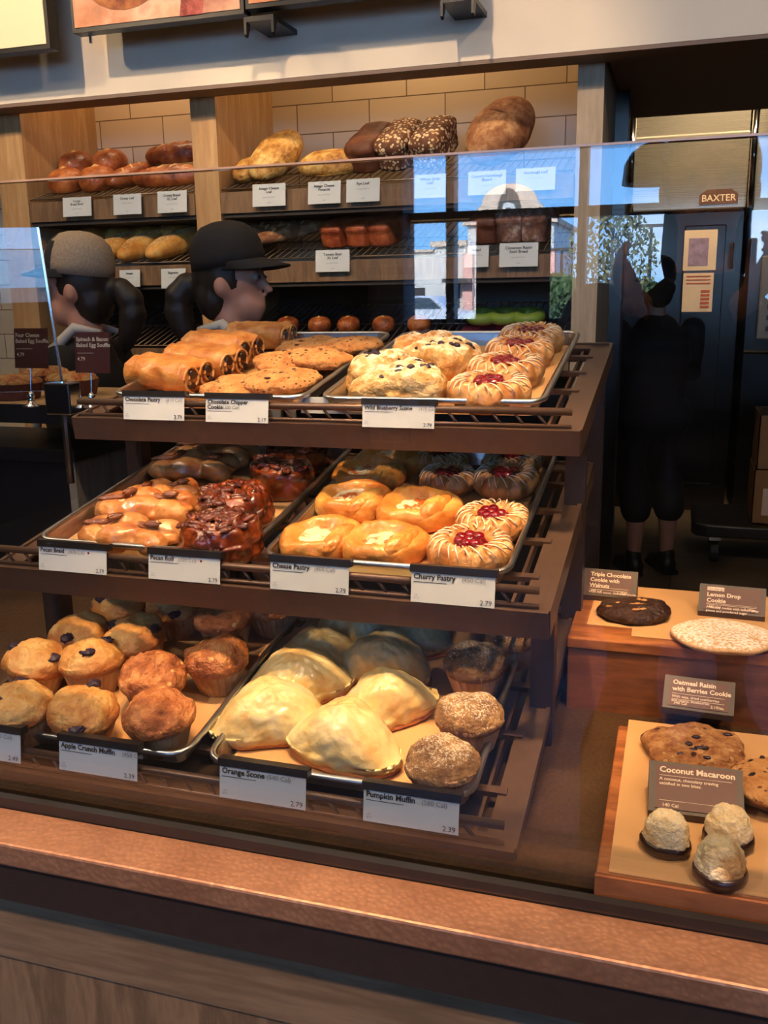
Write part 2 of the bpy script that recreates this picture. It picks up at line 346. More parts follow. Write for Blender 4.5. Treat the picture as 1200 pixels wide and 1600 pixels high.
def struct(name, mb, mat, **k): o = mb.build(name, mat, **k); o['kind'] = 'structure'; return o
YW = -4.34; XL = -4.4; XR = 3.4; YK = 8.6; ZT = 3.62
struct('floor', MB().box(XL, XR, YW, YK, -.1, 0), FLOOR)
struct('ceiling', MB().box(XL - .1, XR + .1, YW - .2, YK + .1, ZT, ZT + .12), CEIL)
struct('wall_left', MB().box(XL - .12, XL, YW, YK, 0, ZT), DARK)
struct('wall_right', MB().box(XR, XR + .12, YW, YK, 0, ZT), DARK)
struct('wall_kitchen', MB().box(XL, XR, YK, YK + .1, 0, ZT), DARK)
# window wall behind the customer: solid part, brick pier, sill, head, window frames
wx0 = rY(638, 400, YW).x; wp0 = rY(583, 400, YW).x; zs = 1.28; zh = 3.15; wx1 = 3.3
struct('wall_front', MB().box(XL, wp0, YW - .15, YW, 0, ZT).box(wp0, XR, YW - .15, YW, 0, zs).box(wp0, XR, YW - .15, YW, zh, ZT), DARK)
struct('wall_pier', MB().box(wp0, wx0, YW - .15, YW + .12, 0, ZT), BRICKM)
win = struct('window_1', MB().box(wx0, wx1, YW - .09, YW - .03, zs, zs + .05).box(wx0, wx1, YW - .09, YW - .03, zh - .05, zh), DARK)
MULL = plain('mullion_bronze', S(120, 104, 94), .5, .2, 20, .05)
m702 = rY(703, 400, YW).x; m912 = rY(908, 400, YW).x; dm = m912 - m702; zm = rY(800, 334, YW).z
k = 0
for x in (m702, m912, m912 + dm, m912 + 2 * dm, m912 + 3 * dm):
    if x < wx1: MB().box(x - .026, x + .026, YW - .12, YW + .0, zs, zh).build('mullion', MULL, win)
MB().box(wx0, wx1, YW - .11, YW - .01, zm - .03, zm + .03).build('transom', MULL, win)
MB().box(wx0, wx1, YW - .066, YW - .06, zs, zh).build('pane', WGLASS, win)
# hanging poster in the window
q0 = rY(745, 333, YW + .06); q1 = rY(858, 505, YW + .06)
t = thing('window_poster', 'brown poster board hanging in the far window, seen reflected in the front glass', 'poster', (q0.x, YW + .06, q1.z))
MB().box(0, q1.x - q0.x, 0, .012, 0, q0.z - q1.z - .05).build('board', DARK, t)
for f in (.15, .85): MB().tube([((q1.x - q0.x) * f, .006, q0.z - q1.z - .06), ((q1.x - q0.x) * f, .006, q0.z - q1.z + .02)], .004).build('hanger', BLACK, t)

# ---------------------------------------------------------------- bread shelving and the bulkhead over it
YB, YT = 3.2, 3.7
struct('wall_back', MB().box(XL, -.285, YT, YT + .12, 0, ZT), [TILE])
zso = ZC + .70
struct('bulkhead', MB().box(XL, XR, 3.07, 3.19, zso, ZT), PAINT)
bo = bpy.data.objects['bulkhead']; bo.name = 'trim_1'
struct('trim_2', MB().box(-.27, XR, 3.19, 4.3, zso, zso + .1).box(-.27, XR, 4.2, 4.3, zso + .1, ZT), SOFFIT)
struct('trim_3', MB().box(XL, XR, 3.071, 3.19, zso - .012, zso - .0005), SOFFIT)

def bay(x0, x1, name, label, right=None):
    t = thing(name, label, 'shelving', ((x0 + x1) / 2, YB, 0), group=None)
    c = (x0 + x1) / 2
    return t, c
# shelf heights from the photograph (front lip of each shelf at Y = YB)
zl1 = aY(200, 303, YB).z; zr1 = aY(585, 283, YB).z; z1 = (zl1 + zr1) / 2
zr2 = aY(520, 390, YB).z; zl2 = aY(230, 420, YB).z; z2 = (zr2 + zl2) / 2
z3 = z2 - .31
SH = [z1, z2, z3]; TIL = radians(17)
def shelf_unit(xa, xb, tx0, label):
    t = thing('bread_shelving', label, 'shelves', ((xa + xb) / 2, YB, 0)); ox = (xa + xb) / 2
    MB().box(tx0 - ox, xa - ox, 0, YT - YB, 0, zso + .38).build('side_panel', OAK, t)
    for z in SH:
        MB().box(xa - ox + .002, xb - ox - .002, .0, .035, z - .085, z - .012).build('shelf_edge', OAKD, t)
        mb = MB().box(xa - ox + .004, xb - ox - .004, .01, .47, z - .10, z - .086)
        mb.build('shelf', DARK, t)
        w = MB(); n = int((xb - xa) / .028)
        for i in range(n + 1):
            x = xa - ox + .01 + (xb - xa - .02) * i / n
            w.tube([(x, .005, z), (x, .46, z + .46 * math.tan(TIL) + .0)], .0022, 5)
        for yy in (.005, .23, .46): w.tube([(xa - ox + .006, yy, z - .003 + yy * math.tan(TIL)), (xb - ox - .006, yy, z - .003 + yy * math.tan(TIL))], .003, 6)
        w.build('wire_rack', WIRE, t, smooth=True)
    MB().box(xa - ox + .003, xb - ox - .003, .485, .495, .1, SH[1] - .09).build('back_panel', BLACK, t)
    return t
t1 = shelf_unit(-2.46, -1.734, -2.585, 'oak bread shelving bay on the left with two racks of crusty loaves')
t2 = shelf_unit(-1.632, -.363, -1.732, 'wide oak bread shelving bay in the centre with asiago and rye loaves')
MB().box(-.361 + .9975, -.279 + .9975, 0, YT - YB, 0, zso + .38).build('end_panel', GREYOAK, t2)
# steel corner guard post at the kitchen opening
cg = aY(966, 400, 3.75).x
prop(MB().box(-.28, cg + .02, 3.705, 3.83, 0, zso).build('corner_guard', STEELH, None), 'tall steel corner guard at the kitchen opening beside the bread shelves', 'corner guard')

# ---------------------------------------------------------------- menu boards and their brackets
def board(pa, pb, Y, ztop, name, label, pic, tilt=0):
    a = aY(*pa, Y); b = aY(*pb, Y); z0 = (a.z + b.z) / 2
    t = thing(name, label, 'menu board', (a.x, Y, z0)); w_ = b.x - a.x
    MB().box(0, w_, 0, .05, 0, ztop).build('frame', BLACK, t)
    MB().box(.012, w_ - .012, -.003, .0, .014, ztop - .014).build('panel', pic, t)
    return t
CREAMB = plain('cream_board', S(240, 222, 186), .5, 0, 3, .02)
m, n, b = nm('poster_loaf'); co = coords(n, (1, 1, 1), False); f = noi(n, co, 3, 6)
n.links.new(ramp(n, f, [(.3, S(120, 60, 36)), (.45, S(190, 120, 80)), (.55, S(214, 170, 140)), (.7, S(150, 40, 34))]), b.inputs['Base Color']); b.inputs['Roughness'].default_value = .4; PIC = m
PICBR = food('photo_crust', [(.3, S(128, 60, 30)), (.7, S(196, 120, 66))], 14, .5)
PICJAM = food('photo_jam', [(.3, S(130, 34, 30)), (.7, S(196, 96, 84))], 30, .4)
b1 = board((-80, 88), (79, 80), 2.88, .8, 'menu_board', 'cream menu board in black frame at the top left corner', CREAMB)
b2 = board((114, 56), (381, 17), 2.88, .8, 'menu_board', 'menu board with a photograph of a round loaf, top centre', PIC)
b3 = board((384, 17), (740, -30), 2.88, .8, 'menu_board', 'long photo menu board running off the top, right of the loaf picture', PIC)
MB().add([(.045 + .16 * (1 + cos(2 * pi * j / 20)) / 2 * 2, -.0045, .05 + .12 * (1 + sin(2 * pi * j / 20))) for j in range(20)], [tuple(range(20))]).build('loaf_picture', PICBR, b2)
MB().add([(.40, -.0045, .012), (.48, -.0045, .012), (.53, -.0045, .3), (.45, -.0045, .3)], [(0, 1, 2, 3)]).build('jam_picture', PICJAM, b2)
for (px, py), lab in (((404, 38), 'black bracket under the join of the two photo menu boards'), ((714, 8), 'black bracket right of the photo menu boards, at the top edge')):
    p = aY(px, py, 2.88)
    t = thing('board_bracket', lab, 'bracket', (p.x, 2.88, p.z - .02))
    MB().box(-.05, .05, 0, .19, .03, .045).build('arm', BLACK, t)
    for s in (-.05, .042): MB().prism([(0, .03), (.0, -.005), (.012, -.012), (.03, .03)], s, s + .008, Matrix(((0, 0, 1, 0), (1, 0, 0, 0), (0, 1, 0, 0), (0, 0, 0, 1)))).build('hook', BLACK, t)
for (px, py) in ((142, 68), (48, 86)):
    p = aY(px, py, 2.93); prop(MB().tube([(0, 0, 0), (0, 0, .06)], .005).build('board_bolt', CHROME, None, loc=(p.x, 2.93, p.z)), 'small steel bolt hanging under the ' + ('cream' if px < 100 else 'loaf photo') + ' menu board', 'bolt')

# ---------------------------------------------------------------- display counter
ZCN = ZC - .585
COPPER_SHADE = copper('hammered_copper_shaded', S(84, 62, 44), S(106, 80, 58))  # darker copy of the copper: shade inside the case put into the colour
cx0, cx1 = -3.2, 2.2
t = thing('display_counter', 'long oak fronted counter with hammered copper top carrying the pastry case', 'counter', (0, .742, 0))
MB().box(cx0, cx1, 0, .064, ZCN - .028, ZCN).build('copper_strip', COPPER, t, bevel=.003)
MB().box(cx0, cx1, .004, .03, ZCN - .075, ZCN - .028).build('edge_band', BRONZED, t)
MB().box(cx0, cx1, .0645, .0995, ZCN - .03, ZCN - .004).build('glass_channel', BLACK, t)
MB().box(cx0, cx1, .0645, .075, ZCN - .004, ZCN + .012).build('channel_lip', BLACK, t)
MB().box(cx0, cx1, .10, .96, ZCN - .028, ZCN).build('hammered_top', COPPER_SHADE, t)
xs = aY(908, 1540, .75).x
MB().box(cx0, cx1, .018, .03, .75, ZCN - .075).build('top_rail', OAKR, t)
MB().box(xs - .0, xs + .075, .0175, .028, .08, .75 + .045).build('stile', GREYOAK, t)
MB().box(cx0, xs, .02, .035, .08, .75).build('front_panel', OAKD, t)
MB().box(xs + .075, cx1, .02, .035, .08, .75).build('front_panel', OAKD, t)
MB().box(cx0, cx1, .035, .95, .1, ZCN - .08).build('carcass', DARK, t)
zgt = aY(600, 250, YG).z
g = prop(MB().box(cx0, cx1, YG - .005, YG + .005, ZCN - .003, zgt).build('front_glass', GLASS, None), 'tall clear front glass of the pastry case reflecting windows and sky', 'glass panel')
MB().box(cx0, cx1, YG - .005, YG + .005, zgt + .0002, zgt + .002).build('edge_glint_strip', plain('edge_glint', S(196, 158, 128), .25), g)  # pale strip paints in the warm glint along the glass top
# service counter on the left behind the case
xa = -1.06
sx = onp(114, 703, V((0, 1.72, 0)), V((0, 1, 0)))
sz = sx.z
t = thing('service_counter', 'dark topped service counter behind the case on the left', 'counter', (sx.x, 1.72, 0))
MB().box(-2.2, 0, 0, .30, sz - .03, sz).build('slab', BLACK, t, bevel=.004)
MB().box(-2.15, -.03, .02, .29, .1, sz - .03).build('cabinet', BLACK, t)
MB().box(-.0295, -.01, .015, .295, .1, sz - .03).build('side_panel', GREYOAK, t)
pz = aY(100, 632, 1.72)
LEDGE = pz.z
MB().box(-2.1, .30, -.02, .36, LEDGE - .035, LEDGE).build('raised_ledge', OAK, t)
MB().box(-2.1, .302, -.024, -.018, LEDGE - .04, LEDGE + .001).build('ledge_edge', BLACK, t)
MB().box(.299, .303, -.024, .36, LEDGE - .04, LEDGE + .001).build('ledge_edge', BLACK, t)
MB().box(-.5, -.46, .2, .3, sz, LEDGE - .035).build('ledge_post', BLACK, t)
MB().box(-.06, -.02, .2, .3, sz, LEDGE - .035).build('ledge_post', BLACK, t)

# ---------------------------------------------------------------- kitchen
YO = 6.6
def kx(px, py=400): return aY(px, py, YO).x
def kz(px, py): return aY(px, py, YO).z
ox0 = kx(975, 300); ox1 = kx(1165, 300)
t = thing('rack_oven', 'tall stainless steel rack oven in the kitchen with notices taped to its door', 'oven', ((ox0 + ox1) / 2, YO, 0)); c = (ox0 + ox1) / 2
za, zb = kz(1100, 330), kz(1100, 300)
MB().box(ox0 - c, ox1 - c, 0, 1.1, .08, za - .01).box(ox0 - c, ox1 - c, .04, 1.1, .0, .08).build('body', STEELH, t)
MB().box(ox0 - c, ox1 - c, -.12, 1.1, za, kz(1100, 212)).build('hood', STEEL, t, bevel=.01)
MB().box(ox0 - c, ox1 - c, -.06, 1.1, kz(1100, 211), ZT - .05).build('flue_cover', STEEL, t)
MB().box(.02, ox1 - c - .1, -.03, -.001, .2, kz(1100, 352)).build('door', STEELH, t, bevel=.008)
for px_ in (983, 1165):
    MB().tube([(kx(px_) - c, -.13, kz(1100, 330)), (kx(px_) - c, -.13, kz(1100, 150))], .022, 14).build('corner_post', CHROME, t, smooth=True)
MB().tube([(ox1 - c - .06, -.05, kz(1140, 420)), (ox1 - c - .06, -.05, kz(1140, 380))], .014).build('latch', CHROME, t)
bx = kx(1122, 310) - c; bz = kz(1122, 310)
OV = plain('oven_badge', S(110, 78, 66), .4, .3, 20, .05)
MB().prism([(-.115, -.045), (.115, -.045), (.115, .015), (.07, .045), (-.07, .045), (-.115, .015)], 0, .006, T(bx, -.12, bz) @ RX(pi / 2)).build('badge', OV, t)
letters([('BAXTER', 0, -.026, .056, 'CENTER', .01)], t, CREAMINK, T(bx, -.1265, bz) @ RX(pi / 2))
PAPER = plain('paper', S(226, 200, 176), .7, 0, 8, .05); PAPR = plain('red_print', S(190, 96, 72), .7, 0, 60, .3); PAPB = plain('blue_print', S(150, 130, 160), .7, 0, 30, .3)
for (a, b_, lab, mt) in (((1070, 360), (1118, 422), 'orange bordered notice taped to the upper oven door', PAPB), ((1068, 427), (1112, 487), 'notice with red print taped below it on the oven door', PAPR)):
    p = aY(*a, YO - .04); q = aY(*b_, YO - .04)
    tt = thing('notice', lab, 'notice', (p.x, YO - .037, q.z)); w_, h_ = q.x - p.x, p.z - q.z
    MB().box(0, w_, 0, .003, 0, h_).build('sheet', PAPER, tt)
    if mt is PAPB: MB().box(.03, w_ * .75, -.002, 0, .03, h_ * .8).build('print', mt, tt)
    else:
        mb = MB()
        for i in range(3): mb.box(.02, w_ - .02, -.002, 0, h_ * (.9 - .09 * i), h_ * (.93 - .09 * i))
        for i in range(5): mb.box(w_ * .6, w_ - .02, -.002, 0, h_ * (.1 + .1 * i), h_ * (.16 + .1 * i))
        mb.build('print', mt, tt)
# second steel cabinet right of the oven, with controls
x2 = kx(1172, 400); t = thing('proofing_cabinet', 'steel cabinet with a dark control panel at the right edge of the kitchen', 'cabinet', (x2, YO, 0))
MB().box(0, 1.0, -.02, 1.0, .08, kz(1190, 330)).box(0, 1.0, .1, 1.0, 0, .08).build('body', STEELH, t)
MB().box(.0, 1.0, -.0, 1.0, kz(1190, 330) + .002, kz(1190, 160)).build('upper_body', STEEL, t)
cpz = (kz(1190, 400), kz(1190, 530))
MB().box(.07, .6, -.05, -.021, cpz[1], cpz[0]).build('control_panel', plain('control_grey', S(96, 98, 104), .5), t, bevel=.01)
for i in range(6): MB().box(.12, .36, -.056, -.0505, cpz[0] - .12 - i * .07, cpz[0] - .09 - i * .07).build('display', BLACK, t)
MB().tube([(.0, -.07, kz(1190, 549)), (.9, -.07, kz(1190, 549))], .012).build('handle', CHROME, t)
# dolly with cartons on the kitchen floor
p = aZ(1160, 870, 0.0)
CARD = plain('cardboard', S(150, 108, 66), .8, 0, 10, .08)
t = thing('dolly', 'low black wheeled dolly on the kitchen floor under the cartons', 'dolly', (p.x + .12, p.y, 0))
MB().prism([(-.33 + .08 * cos(a), -.05 + .0 + .08 * sin(a) - .1) for a in (pi, pi * 1.25, pi * 1.5)] + [(.45, -.23), (.45, .35), (-.41, .35)], .16, .23, None).build('deck', BLACK, t, bevel=.01)
for x in (-.28, .35):
    for y in (-.12, .26):
        w_ = MB().tube([(x - .02, y, .06), (x + .02, y, .06)], .06, 16).build('wheel', BLACK, t)
        MB().box(x - .03, x + .03, y - .02, y + .02, .121, .16).build('fork', CHROME, t)
for z, sc_, lab in ((.231, 1, 'lower brown carton stacked on the dolly'), (.532, .96, 'open brown carton on top of the stack on the dolly')):
    tt = thing('carton', lab, 'box', (p.x + .22, p.y + .06, z)); a = .2 * sc_
    mb = MB().box(-a, a, -a, a, 0, .006).box(-a, -a + .006, -a, a, 0, .3).box(a - .006, a, -a, a, 0, .3).box(-a, a, -a, -a + .006, 0, .3).box(-a, a, a - .006, a, 0, .3)
    mb.build('body', CARD, tt)
    MB().box(-.05, .05, -a - .002, -a, .19, .22).build('hand_slot', BLACK, tt)
    if z < .4: MB().box(-.15, .02, -a - .002, -a, .05, .2).build('label', PAPER, tt)
    else:
        MB().box(-a, a, -a - .12, -a, -.003, .0, T(0, 0, .3) @ T(0, -a, 0) @ RX(-.5) @ T(0, a, 0)).build('flap', CARD, tt)
# pendant lamps over the customers (one is mirrored in the glass)
pp = rY(1022, 288, -2.6)
SHADE = plain('pendant_shade', S(120, 104, 84), .45, .3, 20, .05)
for dx, lab in ((0, 'grey dome pendant lamp hanging over the customers, mirrored beside the oven'), (1.2, 'grey dome pendant lamp hanging over the customers, further right')):
    t = thing('pendant_lamp', lab, 'lamp', (pp.x + dx, pp.y, pp.z))
    prof = [(.001, .19), (.02, .19), (.022, .165), (.06, .155), (.10, .125), (.125, .08), (.132, 0)]
    MB().lathe(prof[::-1], 32).build('shade', SHADE, t, smooth=True)
    MB().tube([(0, 0, .19), (0, 0, ZT - pp.z)], .008).build('stem', BLACK, t)
    e = MB().ball((0, 0, .07), .03); mm, n_, b_ = nm('bulb'); b_.inputs['Emission Color'].default_value = (1, .8, .5, 1); b_.inputs['Emission Strength'].default_value = 8; e.build('bulb', mm, t, smooth=True)

# ---------------------------------------------------------------- outside, seen mirrored in the glass
struct('ground', MB().box(-90, 90, -120, YW - .2, -.12, -.02), ASPH).name = 'floor_outside'
YX = -58
def ex(px, py=400, y=YX): return rY(px, py, y)
t = thing('shop_building', 'white stucco shop building with an arched tower across the car park', 'building', (ex(800).x, YX, 0)); c = ex(800).x
def bb(n_, x0, x1, z0, z1, d0, d1, m_): MB().box(x0 - c, x1 - c, -d1, -d0, z0, z1).build(n_, m_, t)
X = lambda px: ex(px, 400).x
Z = lambda py: ex(800, py).z
zz = 0
bb('wall', X(520), X(736), 0, Z(390), 0, 14, STUCCO); bb('cornice', X(520), X(736), Z(390) + .01, Z(386), -.3, 14, TRIMS)
bb('wall', X(683), X(730), 0, Z(383), -.6, 0, STUCCO); bb('cornice', X(678), X(734), Z(383) + .01, Z(374), -.9, .0, TRIMS)
bb('tower', X(736), X(868), 0, Z(352), -1, 10, STUCCO); bb('cornice', X(730), X(874), Z(352) + .01, Z(344), -1.4, 10, TRIMS)
bb('brick_pier', X(731), X(746), 0, Z(396), -1.5, -1.01, REDB); bb('brick_pier', X(857), X(872), 0, Z(396), -1.5, -1.01, REDB)
W2 = X(868) - X(736); xm = (X(736) + X(868)) / 2 - c
arch = [(xm - W2 * .47, 0)] + [(xm + W2 * .30 * cos(a), (Z(300) - Z(330)) * sin(a) + (Z(330) - Z(344))) for a in [pi - i * pi / 14 for i in range(15)]] + [(xm + W2 * .47, 0)]
arch2 = [(x * 1.0 + (x - xm) * .06, z + .35 if z > 0 else z) for x, z in arch]
MB().prism(arch, -1, 3, T(0, 0, Z(344) + .012) @ RX(pi / 2) @ T(0, 0, 0)).build('arch_gable', STUCCO, t)
MB().prism(arch2, 1.02, 1.2, T(0, 2.4, Z(344) + .012) @ RX(pi / 2)).build('arch_trim', TRIMS, t)
MB().prism([(xm + W2 * .15 * cos(a), .35 + 2.0 * sin(a)) for a in [i * pi / 10 for i in range(11)]], 0, .1, T(0, 1.5, Z(344) - .6) @ RX(pi / 2)).build('sign_panel', BLACK, t)
letters([('S', xm, -.1, 1.9, 'CENTER', .03)], t, STUCCO, T(0, 1.52, Z(344) - .35) @ RX(pi / 2) @ T(2 * xm, 0, 0) @ SC(-1, 1, 1))
bb('window', X(628), X(664), .3, Z(447), -.03, 0, BLACK); bb('window', X(700), X(722), 0, Z(440), -.65, -.61, BLACK)
bb('awning', X(706), X(745), Z(440), Z(434), -2.6, -.61, BLACK)
# car
p = ex(655, 505, -30); t = thing('car', 'white parked car outside, seen mirrored in the front glass', 'car', (p.x, -30, 0))
CARP = plain('white_car_paint', S(226, 230, 234), .3, 0, 2, .02, coat=.5); BLG = plain('car_glass', S(60, 70, 80), .1, 0, 2, .1)
MB().prism([(-2.1, .3), (2.1, .3), (2.15, .8), (1.2, .95), (.7, 1.4), (-1.3, 1.42), (-2.1, .95)], -.85, .85, RX(pi / 2)).build('car_body', CARP, t, bevel=.08)
MB().prism([(1.02, .98), (.62, 1.34), (-1.2, 1.36), (-1.7, .98)], -.87, .87, RX(pi / 2)).build('windows', BLG, t)
for x in (-1.3, 1.3):
    for y in (-.85, .65): MB().tube([(x, y, .3), (x, y + .2, .3)], .32, 20).build('wheel', BLACK, t)
def tree(px, py_top, y, r, label, mat, n=900, ls=.22, base=.35, sparse=1):
    p = ex(px, py_top, y); H = max(p.z, 1.2); rnd = random.Random(int(px)); t = thing('tree', label, 'tree', (p.x, y, 0))
    mb = MB().tube([(0, 0, 0), (.05, 0, H * .5), (0, .05, H * .85)], [.12 * H / 5, .07 * H / 5, .02], 8)
    for i in range(9):
        a = rnd.random() * 6.28; z0 = H * (.3 + .05 * i); mb.tube([(0, 0, z0), (cos(a) * r * .6, sin(a) * r * .6, z0 + H * .18)], [.04, .012], 5)
    mb.build('trunk', BARK, t)
    mb = MB()
    for i in range(n):
        u = rnd.random(); a = rnd.random() * 6.283; z = H * (base + (1 - base) * u); rr = r * math.sqrt(max(0, 1 - (2 * u - .9) ** 2 * .8)) * rnd.random() ** .5
        c_ = V((cos(a) * rr, sin(a) * rr, z)); e = Euler((rnd.random() * 6, rnd.random() * 6, rnd.random() * 6)).to_matrix() * ls
        mb.add([c_ + e @ V(q) for q in ((-.5, 0, 0), (0, -.25, 0), (.5, 0, 0), (0, .25, .1))], [(0, 1, 2, 3)])
    mb.build('foliage', mat, t)
tree(958, 325, -26, 1.35, 'tall sparse young tree outside, mirrored left of the oven', LEAF2, 1500, .17, .35)
tree(872, 430, -30, 1.1, 'small bushy green tree outside, mirrored right of the hanging poster', LEAF, 1500, .25, .1)
tree(893, 442, -24, .7, 'low green shrub outside beside the small bushy tree', LEAF, 900, .2, .05)
tree(1006, 440, -28, .9, 'round green bush outside, mirrored behind the kitchen worker', LEAF, 1500, .25, .1)
for px, py in ((878, 392), (1018, 355)):
    p = ex(px, py, -40); t = thing('street_lamp', 'slim dark parking lamp post outside, ' + ('mirrored beside the arched tower' if px < 900 else 'mirrored next to the oven'), 'street lamp', (p.x, -40, 0))
    MB().tube([(0, 0, 0), (0, 0, p.z)], [.09, .06]).build('pole', BLACK, t); MB().box(-.6, .6, -.12, .12, p.z, p.z + .12).build('lamp_head', BLACK, t)
# brass edged glass pane on the left ledge
pr = aY(97, 605, 1.62); pt = aY(64, 356, 1.62)
gd = ray(30, 405).normalized(); tg = (V((.6, YW, 2.0)) - aY(30, 405, 1.6)).normalized(); nn = (tg - gd); nn.z *= .5; nn.normalize()
ux = V((-nn.y, nn.x, 0)).normalized()
if ux.x > 0: ux = -ux
t = thing('glass_screen', 'frameless glass screen with bright steel edge on the left ledge', 'glass panel', (pr.x, 1.62, pr.z))
up = pt - pr; nn = V((nn.x, nn.y, -.012)).normalized(); up.y = -(nn.x * up.x + nn.z * up.z) / nn.y; Mx = Matrix((( ux.x, up.x, nn.x, 0), (ux.y, up.y, nn.y, 0), (ux.z, up.z, nn.z, 0), (0, 0, 0, 1)))
MB().box(0, 1.4, -.02, 1, -.003, .003, Mx).build('pane', GLASS, t)
MB().box(-.004, .0, -.02, 1, -.005, .005, Mx).build('edge_strip', CHROME, t)
MB().box(-.03, .03, -.02, .02, -.055, .01).build('clamp', CHROME, t, bevel=.003)
MB().tube([(0, 0, -.055), (0, 0, -.2)], .008).build('post', CHROME, t)
# ---------------------------------------------------------------- people
EYEW = plain('eye_white', S(150, 130, 120), .4)
SKIN = plain('skin', S(196, 140, 116), .5, 0, 40, .05)
HAIR = plain('dark_hair', S(34, 26, 22), .5, 0, 90, .4)
CLB = plain('black_cloth', S(24, 22, 23), .85, 0, 60, .2)
CLG = plain('grey_cloth', S(112, 112, 118), .85, 0, 60, .12)
CLT = plain('taupe_mesh', S(150, 132, 112), .8, 0, 200, .25)
APR = plain('cream_strap', S(206, 196, 184), .8, 0, 60, .06)
SHOE = plain('black_leather', S(18, 17, 18), .45, 0, 60, .1)
def limb(mb, pts, rad, n=12):
    mb.tube(pts, rad, n)
    for p, r in zip(pts, rad): mb.ball(p, r, n=12, m=8)
def fuse(mb, name, mat, parent, vox=.012, sm=4):
    o = mb.build(name, mat, None, smooth=True); a = o.modifiers.new('r', 'REMESH'); a.mode = 'VOXEL'; a.voxel_size = vox; a.use_smooth_shade = True
    b = o.modifiers.new('s', 'SMOOTH'); b.iterations = sm; b.factor = .5
    me = bpy.data.meshes.new_from_object(o.evaluated_get(bpy.context.evaluated_depsgraph_get())); old = o.data; o.modifiers.clear(); o.data = me
    if not me.materials: me.materials.append(mat)
    me.polygons.foreach_set('use_smooth', [True] * len(me.polygons)); o.parent = parent; me.name = name; bpy.data.meshes.remove(old); return o
def hand(mb, w, d, side, up=V((0, 0, 1)), curl=.35):
    """palm from wrist w along direction d; up = back-of-hand normal; side=+-1 thumb side"""
    d = d.normalized(); s = d.cross(up).normalized() * side; up = s.cross(d) * side
    for k in (-.028, -.01, .008, .026): mb.tube([w, w + d * .085 + s * k], [.017, .013], 8)
    for i, (k, l) in enumerate(((.030, .07), (.011, .078), (-.009, .072), (-.028, .056))):
        a = w + d * .085 + s * k; b = a + (d - up * curl * .6) * l * .5; c = b + (d * .8 - up * curl * 1.6) * l * .35; e = c + (d * .3 - up * curl * 2.2) * l * .25
        limb(mb, [a, b, c, e], [.0095, .009, .008, .007], 8)
    a = w + d * .03 + s * .03; b = a + d * .03 + s * .03 - up * .01; c = b + d * .03 + s * .005 - up * .012; limb(mb, [a, b, c], [.012, .0105, .009], 8)
